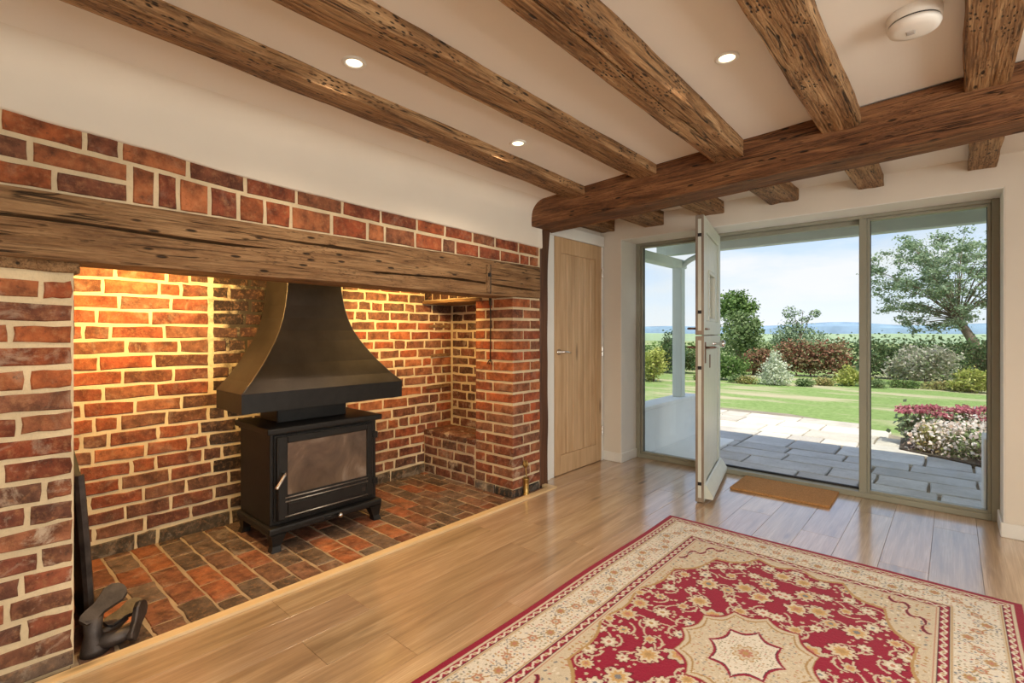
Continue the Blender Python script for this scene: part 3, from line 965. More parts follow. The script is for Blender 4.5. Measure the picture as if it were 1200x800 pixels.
fr('door_seal', -1.545, -0.512, 1.990, 2.022, 4.44, 4.47, m_frame, 0.002)
fr('threshold_seal', -1.545, -0.515, 0.040, 0.056, 4.455, 4.472, m_gasket, 0)

# stable door, opened into the room; local frame: x from the hinge along the leaf, y thickness, outside face at y=+
A0, A1 = Vector((-1.528, 4.40, 0)), Vector((-1.327, 3.480, 0))
dv = (A1 - A0)
ang = math.atan2(dv.y, dv.x)
door2 = struct(empty('door_2', (-1.528, 4.40, 0), ang), 'open pale sage stable door with boarded outer face')
LW, TH = dv.length, 0.056
def dpart(name, x0, x1, y0, y1, z0, z1, m, parent=door2, bev=0.003):
    return box(name, x0, x1, y0, y1, z0, z1, m, parent, bev)
def leaf(z0, z1, glazed, nm):
    st = 0.115
    h = TH / 2
    lf = empty(nm, (0, 0, 0))
    lf.parent = door2
    def dp(name, *a, **k):
        o = dpart(name, *a, parent=None, **k)
        o.parent = lf
        return o
    dp('stile', 0.0, st, -h, h, z0, z1, m_sage)
    dp('stile', LW - st, LW - 0.004, -h, h, z0, z1, m_sage)
    dp('edge_face', LW - 0.0045, LW, -h, h, z0, z1, m_edge, bev=0.0015)
    dp('edge_strip', LW - 0.001, LW + 0.0015, -0.011, 0.011, z0 + 0.03, z1 - 0.03, m_sage, bev=0.0005)
    dp('rail', st, LW - st, -h, h, z0, z0 + 0.10, m_sage)
    dp('rail', st, LW - st, -h, h, z1 - 0.10, z1, m_sage)
    zz0, zz1 = z0 + 0.10, z1 - 0.10
    gx0, gx1, gz0, gz1 = 0.30, LW - 0.30, z0 + 0.08, z1 - 0.36
    nb = 8
    bw = (LW - 2 * st) / nb
    for i in range(nb):
        a, b = st + i * bw, st + (i + 1) * bw
        if glazed and b > gx0 and a < gx1:
            dp('board', a, b, -h + 0.012, h - 0.010, gz1, zz1, m_sage, bev=0.008)
        else:
            dp('board', a, b, -h + 0.012, h - 0.010, zz0, zz1, m_sage, bev=0.008)
    if glazed:
        ga, gb = st + 2 * bw, st + 6 * bw
        for a, b, c, d in ((ga, ga + 0.025, zz0, gz1), (gb - 0.025, gb, zz0, gz1), (ga + 0.025, gb - 0.025, zz0, zz0 + 0.025), (ga + 0.025, gb - 0.025, gz1 - 0.025, gz1)):
            dp('glazing_bead', a, b, -h + 0.006, h - 0.004, c, d, m_sage)
        dp('pane', ga + 0.025, gb - 0.025, -0.004, 0.004, zz0 + 0.025, gz1 - 0.025, m_glass, bev=0)
    return lf
lower = leaf(0.012, 1.172, False, 'lower_leaf')
upper = leaf(1.180, 2.022, True, 'upper_leaf')
# drip board at the foot, on the outer face (local +y)
h = TH / 2
o = prism('weather_board', [(h, 0.03), (h + 0.055, 0.03), (h + 0.055, 0.055), (h + 0.012, 0.125), (h, 0.13)], 0, 0.03, LW - 0.03, m_sage)
o.parent = door2
# handles: levers inside (-y) and outside, knob, keyhole
def dtube(name, pts, r, m):
    o = tube(name, pts, r, m)
    o.parent = door2
    return o
hx = LW - 0.06
for s in (-1, 1):
    o = box('back_plate', hx - 0.020, hx + 0.020, min(s * h, s * (h + 0.006)), max(s * h, s * (h + 0.006)), 0.98, 1.13, m_bronze, None, 0.002)
    o.parent = door2
    dtube('lever', [(hx, s * h, 1.09), (hx, s * (h + 0.05), 1.092), (hx - 0.012, s * (h + 0.062), 1.092), (hx - 0.12, s * (h + 0.060), 1.090)], [0.009, 0.008, 0.008, 0.006], m_bronze)
o = box('latch_plate', hx - 0.020, hx + 0.020, -h - 0.006, -h, 1.185, 1.27, m_bronze, None, 0.002)
o.parent = door2
dtube('latch_lever', [(hx, -h, 1.225), (hx, -h - 0.05, 1.226), (hx - 0.01, -h - 0.06, 1.226), (hx - 0.10, -h - 0.058, 1.226)], [0.008, 0.008, 0.008, 0.005], m_bronze)
dtube('latch_bar', [(hx + 0.01, h + 0.004, 1.222), (hx - 0.12, h + 0.010, 1.222)], 0.007, m_bronze)
km = Matrix.Translation((LW * 0.5, h - 0.01, 1.11)) @ Matrix.Rotation(-math.pi / 2, 4, 'X')
o = lathe('door_knob', [(0.022, 0.0), (0.020, 0.006), (0.009, 0.012), (0.009, 0.055), (0.022, 0.062), (0.030, 0.078), (0.026, 0.094), (0.010, 0.100)], 0, 0, m_chrome, None, 20, km)
o.parent = door2
o = box('escutcheon', LW * 0.62 - 0.014, LW * 0.62 + 0.014, h - 0.010, h - 0.004, 0.93, 1.03, m_bronze, None, 0.002)
o.parent = door2
for zz in (0.14, 0.95, 1.34, 1.88):
    o = box('strike', LW + 0.001, LW + 0.0032, -0.012, 0.012, zz - 0.012, zz + 0.012, m_iron, None, 0.0005)
    o.parent = door2

# ------------------------------------------------------------------ ceiling fittings
m_lamp = mat_emit('downlight_glow', (1.0, 0.80, 0.50), 4.0)
DL = [(-1.693, 1.014, 'recessed downlight between the two beams nearest the fireplace wall'),
      (-1.748, 2.024, 'recessed downlight close to the cross beam on the fireplace side'),
      (-0.66, 2.011, 'recessed downlight between the third and fourth ceiling beams'),
      (-0.667, 0.35, 'unseen added downlight over the open floor before the rug'), (0.65, 2.03, 'unseen added downlight over the floor beside the rug'), (0.65, 0.2, 'unseen added downlight halfway between rug and side window'),  # these and the rest are unseen, added to fill the room with light
      (1.7, 2.0, 'unseen added downlight by the front end of the side window'), (1.7, 0.2, 'unseen added downlight by the inner end of the side window'), (-0.667, -1.4, 'unseen added downlight over the middle of the rear floor'), (0.65, -1.5, 'unseen added downlight in front of the rear window'), (-1.75, -0.2, 'unseen added downlight beyond the shoe last, by the brick pier')]
proto = None
for (x, y, lb) in DL:
    zc = ceil_z(x)
    e = empty('downlight', (x, y, zc))
    lathe('bezel', [(0.044, zc + 0.004), (0.045, zc - 0.003), (0.040, zc - 0.006), (0.031, zc - 0.004), (0.030, zc - 0.001), (0.029, zc + 0.003)], x, y, m_white, e, 24)
    lathe('lamp_lens', [(0.029, zc + 0.001), (0.029, zc - 0.002), (0.010, zc - 0.0025)], x, y, m_lamp, e, 24)
    tag(e, lb, 'downlight', 'recessed ceiling downlights')
    l = light('downlight_beam', 'SPOT', (x, y, zc - 0.012), 24, (1.0, 0.82, 0.60), spot_size=math.radians(150), spot_blend=0.6, shadow_soft_size=0.03)
    l.parent = e
    l.matrix_parent_inverse = Matrix.Translation(-e.location)

zc = ceil_z(-0.1)
e = empty('smoke_alarm', (-0.10, 2.20, zc))
lathe('base_ring', [(0.074, zc + 0.006), (0.077, zc - 0.002), (0.077, zc - 0.030), (0.074, zc - 0.032)], -0.10, 2.20, m_plastic, e, 40)
lathe('sensor_gap', [(0.071, zc - 0.031), (0.071, zc - 0.038)], -0.10, 2.20, m_gasket, e, 40)
lathe('cover', [(0.073, zc - 0.037), (0.075, zc - 0.045), (0.070, zc - 0.056), (0.050, zc - 0.061), (0.015, zc - 0.063)], -0.10, 2.20, m_plastic, e, 40)
box('test_button', -0.122, -0.096, 2.185, 2.215, zc - 0.0655, zc - 0.059, simple('grey_plastic', (0.45, 0.42, 0.40), 0.5), e, 0.003)
tag(e, 'round white smoke alarm on the ceiling between two beams', 'smoke alarm')

# ------------------------------------------------------------------ stove
st = empty('wood_stove', (-3.0, 1.5, 0))
SX0, SX1, SY0, SY1 = -3.22, -2.80, 1.165, 1.835
box('firebox', SX0, SX1, SY0, SY1, 0.13, 0.640, m_iron, st, 0.008, 2)
tp = box('top_plate', SX0 - 0.02, SX1 + 0.035, SY0 - 0.025, SY1 + 0.025, 0.638, 0.672, m_iron, st, 0.008, 2)
bm = bmesh.new()
bm_box(bm, SX0 - 0.01, SX1 + 0.04, SY0 - 0.02, SY1 + 0.02, 0.088, 0.132, 0.012, 2)
from_bm('base_plate', bm, m_iron, st)
for lx, sx in ((SX1 + 0.005, 1), (SX0 + 0.03, -1)):
    for ly, sy in ((SY0 + 0.03, -1), (SY1 - 0.03, 1)):
        bm = bmesh.new()
        rings = []
        for zz, hw, ox in ((0.092, 0.040, 0.0), (0.06, 0.030, 0.004), (0.03, 0.022, 0.008), (0.0, 0.026, 0.014)):
            rings.append([bm.verts.new((lx + sx * ox + a * hw, ly + sy * ox + b * hw, zz)) for a, b in ((-1, -1), (1, -1), (1, 1), (-1, 1))])
        for a, b in zip(rings, rings[1:]):
            for q in range(4):
                bm.faces.new((a[q], a[(q + 1) % 4], b[(q + 1) % 4], b[q]))
        bm.faces.new(rings[0])
        bm.faces.new(rings[-1][::-1])
        from_bm('leg', bm, m_iron, st)
# door: frame with an opening, glass, mouldings, handle
XF = SX1
DY0, DY1, DZ0, DZ1 = 1.182, 1.800, 0.150, 0.630
GY0, GY1, GZ0, GZ1 = 1.252, 1.752, 0.292, 0.582
dr = box('door', XF, XF + 0.012, DY0, DY1, DZ0, DZ1, m_iron, st, 0.003)
for a, b, c, d in ((DY0 + 0.01, GY0, DZ0 + 0.01, DZ1 - 0.01), (GY1, DY1 - 0.006, DZ0 + 0.01, DZ1 - 0.01), (GY0, GY1, GZ1, DZ1 - 0.01), (GY0, GY1, DZ0 + 0.01, GZ0)):
    box('door_frame', XF + 0.008, XF + 0.028, a, b, c, d, m_iron, dr, 0.005)
box('door_glass', XF + 0.012, XF + 0.019, GY0, GY1, GZ0, GZ1, m_sglass, dr)
m_bead = simple('worn_iron_edge', (0.42, 0.38, 0.34), 0.3, metal=0.8, var=0.2, scale=20)
for zz, rr in ((0.280, 0.0035), (0.258, 0.0035), (0.176, 0.0035)):
    tube('door_bead', [(XF + 0.0285, GY0 - 0.015, zz), (XF + 0.0285, GY1 + 0.005, zz)], rr, m_bead, dr, 6)
box('door_panel', XF + 0.026, XF + 0.031, GY0, GY1 - 0.01, 0.19, 0.245, m_iron, dr, 0.003)
box('maker_plate', XF + 0.0305, XF + 0.0325, 1.712, 1.736, 0.205, 0.232, m_rust, dr, 0.001)
tube('door_moulding', [(XF + 0.028, DY0 + 0.014, DZ0 + 0.012), (XF + 0.028, DY0 + 0.014, DZ1 - 0.012)], 0.005, m_iron, dr, 6)
tube('door_handle', [(XF + 0.028, 1.226, 0.425), (XF + 0.055, 1.226, 0.425), (XF + 0.062, 1.218, 0.415), (XF + 0.068, 1.178, 0.362), (XF + 0.069, 1.170, 0.352)], [0.008, 0.008, 0.009, 0.009, 0.011], m_chrome, dr, 10)
for zz in (0.245, 0.54):
    box('hinge', XF - 0.004, XF + 0.02, 1.802, 1.838, zz - 0.02, zz + 0.02, m_iron, st, 0.004)
km = Matrix.Translation((SX1 + 0.040, 1.548, 0.110)) @ Matrix.Rotation(math.pi / 2, 4, 'Y')
lathe('air_knob', [(0.006, 0.0), (0.006, 0.015), (0.014, 0.018), (0.016, 0.026), (0.012, 0.034), (0.004, 0.036)], 0, 0, m_chrome, st, 16, km)
tube('air_slider', [(SX1 + 0.042, 1.46, 0.112), (SX1 + 0.042, 1.545, 0.111)], 0.006, m_iron, st, 6)
box('flue_box', -3.17, -2.93, 1.26, 1.70, 0.67, 0.765, m_iron, st, 0.006)
tag(st, 'black cast-iron wood stove with a glass door on the hearth', 'stove')

# hood over the stove: concave pyramid with an upright lip
hd = empty('chimney_hood', (-2.95, 1.503, 0.772))
HP = [(0.772, 0.500), (0.874, 0.500), (0.93, 0.440), (1.02, 0.360), (1.085, 0.312), (1.147, 0.270), (1.21, 0.235), (1.284, 0.207), (1.36, 0.188), (1.445, 0.175), (1.56, 0.163), (2.16, 0.160)]
def hx_front(hw):
    return -2.753 - 0.207 * (0.50 - hw) / 0.34
def hx_back(hw):
    return -3.12 - 0.13 * (0.50 - hw) / 0.34
def hood_panel(name, pts_fn, th, idx0=1):
    rows = [pts_fn(z, w) for z, w in HP[idx0:]]
    bm = bmesh.new()
    vr = [[bm.verts.new(q) for q in r] for r in rows]
    for a, b in zip(vr, vr[1:]):
        for q in range(len(a) - 1):
            bm.faces.new((a[q], a[q + 1], b[q + 1], b[q]))
    bmesh.ops.recalc_face_normals(bm, faces=bm.faces)
    bmesh.ops.solidify(bm, geom=bm.faces[:], thickness=th)
    return from_bm(name, bm, m_hood, hd)
hood_panel('front_panel', lambda z, w: [(hx_front(w), 1.503 - w, z), (hx_front(w), 1.503, z), (hx_front(w), 1.503 + w, z)], 0.003)
hood_panel('side_panel', lambda z, w: [(hx_back(w), 1.503 - w, z), (hx_front(w), 1.503 - w, z)], 0.003)
hood_panel('side_panel', lambda z, w: [(hx_front(w), 1.503 + w, z), (hx_back(w), 1.503 + w, z)], 0.003)
hood_panel('rear_panel', lambda z, w: [(hx_back(w), 1.503 + w, z), (hx_back(w), 1.503 - w, z)], 0.003)
xb_, xf_ = -3.12, -2.753
lip = bmesh.new()
for a in ((xf_ - 0.004, xf_, 1.003, 2.003), (xb_, xb_ + 0.004, 1.003, 2.003), (xb_ + 0.004, xf_ - 0.004, 1.003, 1.007), (xb_ + 0.004, xf_ - 0.004, 1.999, 2.003)):
    bm_box(lip, a[0], a[1], a[2], a[3], 0.772, 0.876)
from_bm('lip', lip, m_iron, hd)
m_seam = simple('rubbed_steel_edge', (0.10, 0.085, 0.07), 0.35, metal=0.8, var=0.2)
for s in (-1, 1):
    tube('edge_seam', [(hx_front(w) + 0.001, 1.503 + s * w, z) for z, w in HP[1:]], 0.0035, m_seam, hd, 6)
tag(hd, 'tall flared black steel hood hanging above the wood stove', 'hood')

# ------------------------------------------------------------------ fireplace bits
# black fire plate leaning on the left pier
bm = bmesh.new()
Q = [(-2.52, 0.376, 0.0), (-3.00, 0.390, 0.0), (-3.00, 0.328, 0.92), (-2.52, 0.338, 0.650)]
f0 = [bm.verts.new(q) for q in Q]
f1 = [bm.verts.new((q[0], q[1] - 0.020, q[2])) for q in Q]
bm.faces.new(f0)
bm.faces.new(f1[::-1])
for q in range(4):
    bm.faces.new((f0[q], f1[q], f1[(q + 1) % 4], f0[(q + 1) % 4]))
e = empty('fire_plate', (-2.70, 0.36, 0))
from_bm('plate', bm, m_iron, e)
bm = bmesh.new()
bm_tube(bm, [(-2.517, 0.370, 0.0), (-2.517, 0.352, 0.35), (-2.517, 0.332, 0.650)], 0.017, 6)
from_bm('edge_bar', bm, m_rust, e)
tag(e, 'black iron fire plate with sloping top, leaning inside the brick pier', 'fire plate')

# cobbler's shoe last: three soles on one cast iron foot
e = empty('shoe_last', (-2.40, 0.37, 0))
def sole(name, base, tip, up, w, th):
    base, tip, up = Vector(base), Vector(tip), Vector(up).normalized()
    ax = (tip - base)
    L = ax.length
    ax.normalize()
    sd = ax.cross(up).normalized()
    up = sd.cross(ax)
    wid = [(0.0, 0.40), (0.08, 0.62), (0.22, 0.66), (0.40, 0.60), (0.58, 0.80), (0.75, 1.0), (0.90, 0.84), (0.98, 0.45), (1.0, 0.12)]
    bm = bmesh.new()
    rings = []
    for t, k in wid:
        p_ = base + ax * (t * L)
        rings.append([bm.verts.new(p_ + sd * (a * k * w / 2) + up * b) for a, b in ((-0.85, -th * 0.7), (-1, 0), (-0.9, th * 0.25), (0.9, th * 0.25), (1, 0), (0.85, -th * 0.7))])
    for a, b in zip(rings, rings[1:]):
        for q in range(6):
            bm.faces.new((a[q], a[(q + 1) % 6], b[(q + 1) % 6], b[q]))
    bm.faces.new(rings[0])
    bm.faces.new(rings[-1][::-1])
    return from_bm(name, bm, m_rust, e, smooth=False)
cx, cy = -2.41, 0.362
tube('arm', [(cx, cy, 0.0), (cx, cy, 0.02), (cx - 0.002, cy - 0.004, 0.07), (cx - 0.002, cy - 0.004, 0.135)], [0.045, 0.042, 0.027, 0.032], m_rust, e, 12)
tube('arm', [(cx, cy, 0.030), (cx + 0.015, cy + 0.06, 0.034), (cx + 0.03, cy + 0.120, 0.044)], [0.036, 0.028, 0.024], m_rust, e, 12)
tube('arm', [(cx, cy, 0.036), (cx - 0.05, cy + 0.05, 0.040), (cx - 0.07, cy + 0.105, 0.066)], [0.034, 0.024, 0.020], m_rust, e, 12)
sole('sole', (cx + 0.012, cy - 0.035, 0.128), (cx - 0.05, cy + 0.095, 0.200), (0.62, -0.10, 0.75), 0.090, 0.028)
sole('sole', (cx + 0.055, cy + 0.105, 0.022), (cx - 0.03, cy + 0.160, 0.120), (0.55, 0.75, 0.10), 0.078, 0.022)
sole('sole', (cx - 0.045, cy + 0.04, 0.070), (cx - 0.09, cy + 0.165, 0.098), (0.35, 0.0, 0.9), 0.080, 0.022)
tag(e, 'rusty iron shoe last with three soles at the foot of the brick pier', 'shoe last')

# toasting hook hanging on the pier
e = empty('hanging_hook', (-2.587, 2.68, 0.97))
bm = bmesh.new()
bm_tube(bm, [(-2.587, 2.700, 1.475), (-2.587, 2.672, 1.475), (-2.587, 2.668, 1.49)], 0.006, 6)
from_bm('nail', bm, m_iron, e)
tube('rod', [(-2.587, 2.676, 1.478), (-2.588, 2.684, 1.30), (-2.590, 2.684, 0.985)], 0.0045, m_iron, e, 6)
box('eye_plate', -2.602, -2.572, 2.676, 2.684, 1.40, 1.475, m_rust, e, 0.003)
for a in (-1, 0, 1):
    tube('prong', [(-2.590, 2.684, 0.992), (-2.590 + a * 0.016, 2.680, 0.982), (-2.590 + a * 0.024, 2.672, 0.958)], [0.005, 0.0045, 0.003], m_iron, e, 6)
tag(e, 'thin black iron hook hanging on the face of the brick pier', 'hook')

# brass burner stand by the pier
e = empty('brass_holder', (-2.335, 2.81, 0.0))
bx, by = -2.352, 2.815
lathe('cup', [(0.026, 0.0), (0.026, 0.012), (0.021, 0.016), (0.021, 0.115), (0.024, 0.120), (0.024, 0.128), (0.018, 0.128), (0.017, 0.03)], bx, by, m_brass, e, 20)
tube('stem', [(bx, by, 0.03), (bx + 0.002, by + 0.002, 0.14), (bx - 0.004, by, 0.205)], 0.0045, m_brass, e, 8)
for k in range(5):
    a = 2 * math.pi * k / 5
    tube('petal', [(bx - 0.004, by, 0.20), (bx - 0.004 + 0.016 * math.cos(a), by + 0.016 * math.sin(a), 0.225), (bx - 0.004 + 0.012 * math.cos(a), by + 0.012 * math.sin(a), 0.255)], [0.004, 0.009, 0.003], m_brass, e, 6)
tag(e, 'small brass cup holding a brass-topped rod beside the brick pier', 'brass holder')

# ------------------------------------------------------------------ rug (pattern woven per point of a fine mesh)
def rug_colours(nx, ny, W, L):
    rg = np.random.default_rng(5)
    RED = np.array((0.30, 0.006, 0.036)); CR = np.array((0.62, 0.54, 0.41)); IV = np.array((0.75, 0.70, 0.61))
    DK = np.array((0.070, 0.012, 0.028)); GO = np.array((0.46, 0.29, 0.12)); BL = np.array((0.20, 0.21, 0.23)); PK = np.array((0.50, 0.22, 0.15)); GR = np.array((0.28, 0.27, 0.15))
    X = np.linspace(0, W / 2, nx)[:, None] * np.ones((1, ny))
    Y = np.ones((nx, 1)) * np.linspace(0, L / 2, ny)[None, :]
    ex, ey = W / 2 - X, L / 2 - Y
    e = np.minimum(ex, ey)
    p_ = np.where(ex < ey, Y, X + 0.013)
    col = np.zeros((nx, ny, 3)) + CR
    def put(mask, c):
        col[mask] = c
    def rosette(u, v, r, c1, c2, c3, petals=8, m=None, rim=None):
        rr = np.hypot(u, v); th = np.arctan2(v, u)
        ed = r * (0.84 + 0.16 * np.cos(petals * th))
        ok = True if m is None else m
        if rim is not None:
            put((rr < ed * 1.16) & ok, rim)
        put((rr < ed) & ok, c1)
        put((rr < ed * 0.62) & ok, c2)
        put((rr < ed * 0.30) & ok, c3)
    # outer borders
    put(e < 0.026, RED)
    put((e >= 0.026) & (e < 0.036), CR)
    def guard(a, b, T):
        m = (e >= a) & (e < b)
        put(m, RED)
        q = (e - (a + b) / 2) / ((b - a) / 2)
        ph = 2 * np.pi * p_ / T
        put(m & (np.abs(q - 0.45 * np.sin(ph)) < 0.30), IV)
        put(m & (np.hypot((((p_ / T) % 1) - 0.5) * 2.4, q * 1.2) < 0.55), CR)
        put(m & (np.hypot((((p_ / T) % 1) - 0.5) * 2.4, q * 1.2) < 0.22), GO)
        put(m & (np.abs(q) > 0.86), DK)
    guard(0.036, 0.066, 0.046)
    put((e >= 0.066) & (e < 0.080), CR)
    put((e >= 0.071) & (e < 0.074), GO)
    main = (e >= 0.080) & (e < 0.222)
    put(main, IV)
    q = e - 0.151
    # scattered small woven leaves in the main border
    def speck(mask, n_cols, cell, dens, seed):
        rr = np.random.default_rng(seed)
        iu, iv = np.floor(p_ / cell).astype(int), np.floor(q / cell).astype(int) + 200
        H = rr.random((600, 500)); Ox = rr.random((600, 500)); Oy = rr.random((600, 500)); An = rr.random((600, 500)) * np.pi; Ci = rr.integers(0, len(n_cols), (600, 500))
        iu = np.clip(iu, 0, 599); iv = np.clip(iv, 0, 499)
        du = p_ / cell - np.floor(p_ / cell) - 0.3 - 0.4 * Ox[iu, iv]
        dv_ = q / cell - np.floor(q / cell) - 0.3 - 0.4 * Oy[iu, iv]
        ca, sa_ = np.cos(An[iu, iv]), np.sin(An[iu, iv])
        a, b = du * ca + dv_ * sa_, -du * sa_ + dv_ * ca
        hit = mask & (H[iu, iv] < dens) & ((a / 0.42) ** 2 + (b / 0.19) ** 2 < 1)
        for i, c in enumerate(n_cols):
            put(hit & (Ci[iu, iv] == i), c)
    speck(main, [GO, PK, BL, CR * 0.8, GR, GO * 1.2], 0.016, 0.75, 3)
    ph = 2 * np.pi * p_ / 0.30
    put(main & (np.abs(q - 0.040 * np.sin(ph)) < 0.0035), GO)
    per = 0.15
    kq = np.floor(p_ / per)
    u = p_ - (kq + 0.5) * per
    off = 0.030 * np.where(kq % 2 == 0, 1, -1)
    rosette(u, q - off, 0.036, IV * 0.95, GO, PK, 8, main, BL)
    u2 = p_ - np.round(p_ / per) * per
    rosette(u2, q + 0.0, 0.020, PK, CR, BL, 6, main, GO)
    put((e >= 0.222) & (e < 0.234), CR)
    put((e >= 0.226) & (e < 0.229), GO)
    guard(0.234, 0.268, 0.052)
    put((e >= 0.268) & (e < 0.285), CR)
    put((e >= 0.274) & (e < 0.278), PK)
    # field
    fld = e >= 0.285
    a, b = W / 2 - 0.285, L / 2 - 0.285
    put(fld, CR)
    speck(fld, [GO, PK, CR * 0.75, BL, IV], 0.020, 0.6, 8)
    th = np.arctan2(Y / b, X / a)
    g = ((X / a) ** 2.3 + (Y / b) ** 2.3) ** (1 / 2.3)
    lim = 1.015 - 0.075 * np.abs(np.cos(th * 9))
    red = fld & (g < lim)
    put(fld & (g < lim + 0.022), GO)
    put(red, RED)
    gl = 1.17 + 0.03 * np.sign(np.sin(th * 46)) * np.abs(np.sin(th * 46)) ** 0.5
    put(fld & (np.abs(g - gl) < 0.012) & (th > 0.35) & (th < 1.25), RED)
    put(fld & (np.abs(g - gl) < 0.004) & (th > 0.35) & (th < 1.25), DK)
    # vines and blossoms on the red ground (quadrant, mirrored later)
    rm = np.hypot(X / 0.235, Y / 0.29)
    tm = np.arctan2(Y / 0.29, X / 0.235)
    med_lim = 1.0 - 0.13 * np.abs(np.sin(tm * 6)) ** 0.8
    med = rm < med_lim
    free = red & (rm > med_lim + 0.07)
    xs_, ys_ = np.linspace(0, W / 2, nx), np.linspace(0, L / 2, ny)
    seeds = []
    tries = 0
    while tries < 4000:
        tries += 1
        x, y = rg.uniform(0.0, a), rg.uniform(0.0, b)
        i, j = int(x / (W / 2) * (nx - 1)), int(y / (L / 2) * (ny - 1))
        if not free[i, j] or g[i, j] > 0.97:
            continue
        if all((x - s[0]) ** 2 + (y - s[1]) ** 2 > 0.084 ** 2 for s in seeds):
            seeds.append((x, y))
    def stroke(pts, w, c):
        m = np.zeros((nx, ny), bool)
        for x, y in pts:
            i0, i1 = np.searchsorted(xs_, (x - w, x + w))
            j0, j1 = np.searchsorted(ys_, (y - w, y + w))
            if i1 > i0 and j1 > j0:
                m[i0:i1, j0:j1] |= np.hypot(X[i0:i1, j0:j1] - x, Y[i0:i1, j0:j1] - y) < w
        put(m & free, c)
    for k, s in enumerate(seeds):
        near = sorted(seeds, key=lambda o_: (o_[0] - s[0]) ** 2 + (o_[1] - s[1]) ** 2)[1:2 + (k % 3 == 0)]
        for o_ in near:
            bx_, by_ = (s[0] + o_[0]) / 2 + (o_[1] - s[1]) * 0.45, (s[1] + o_[1]) / 2 - (o_[0] - s[0]) * 0.45
            ts = np.linspace(0, 1, 40)
            stroke([((1 - t) ** 2 * s[0] + 2 * t * (1 - t) * bx_ + t * t * o_[0], (1 - t) ** 2 * s[1] + 2 * t * (1 - t) * by_ + t * t * o_[1]) for t in ts], 0.0036, CR)
        # curled leaf
        an = rg.uniform(0, 6.28); sg = rg.choice((-1, 1))
        stroke([(s[0] + 0.052 * math.cos(an + sg * t * 2.0) * (0.6 + t * 0.5), s[1] + 0.052 * math.sin(an + sg * t * 2.0) * (0.6 + t * 0.5)) for t in np.linspace(0, 1, 24)], 0.0042, CR * 0.95)
    for k, s in enumerate(seeds):
        r = rg.uniform(0.026, 0.038) if k % 4 else rg.uniform(0.044, 0.052)
        rosette(X - s[0], Y - s[1], r, CR * rg.uniform(0.92, 1.1), IV if k % 2 else GO * 1.3, (GO, PK, BL)[k % 3], int(rg.integers(6, 11)), free, RED * 0.55)
        for _ in range(3):
            an = rg.uniform(0, 6.28)
            rosette(X - s[0] - 0.050 * math.cos(an), Y - s[1] - 0.050 * math.sin(an), rg.uniform(0.006, 0.010), CR, CR, GR, 5, free)
    # medallion
    put(rm < med_lim + 0.035, GO * 0.8)
    put(rm < med_lim + 0.022, CR)
    put(med, CR * 1.02)
    speck(med & (rm < med_lim - 0.05), [GO, PK, BL, CR * 0.78, IV], 0.014, 0.7, 12)
    put(np.abs(rm - med_lim + 0.055) < 0.016, GO * 0.9)
    rs = np.hypot(X / 0.125, Y / 0.16)
    ts_ = np.arctan2(Y / 0.16, X / 0.125)
    star = 1.0 - 0.24 * np.abs(np.sin(ts_ * 4)) ** 0.7
    put(rs < star + 0.10, RED)
    put(rs < star + 0.03, DK)
    put(rs < star, IV)
    speck(rs < star - 0.08, [GO, PK, CR * 0.8, GR], 0.012, 0.7, 15)
    rosette(X, Y, 0.045, CR, PK, GO, 8, None, GO)
    # weave mottling
    col *= (1 + 0.10 * (rg.random((nx, ny, 1)) - 0.5))
    return np.clip(col, 0, 1)

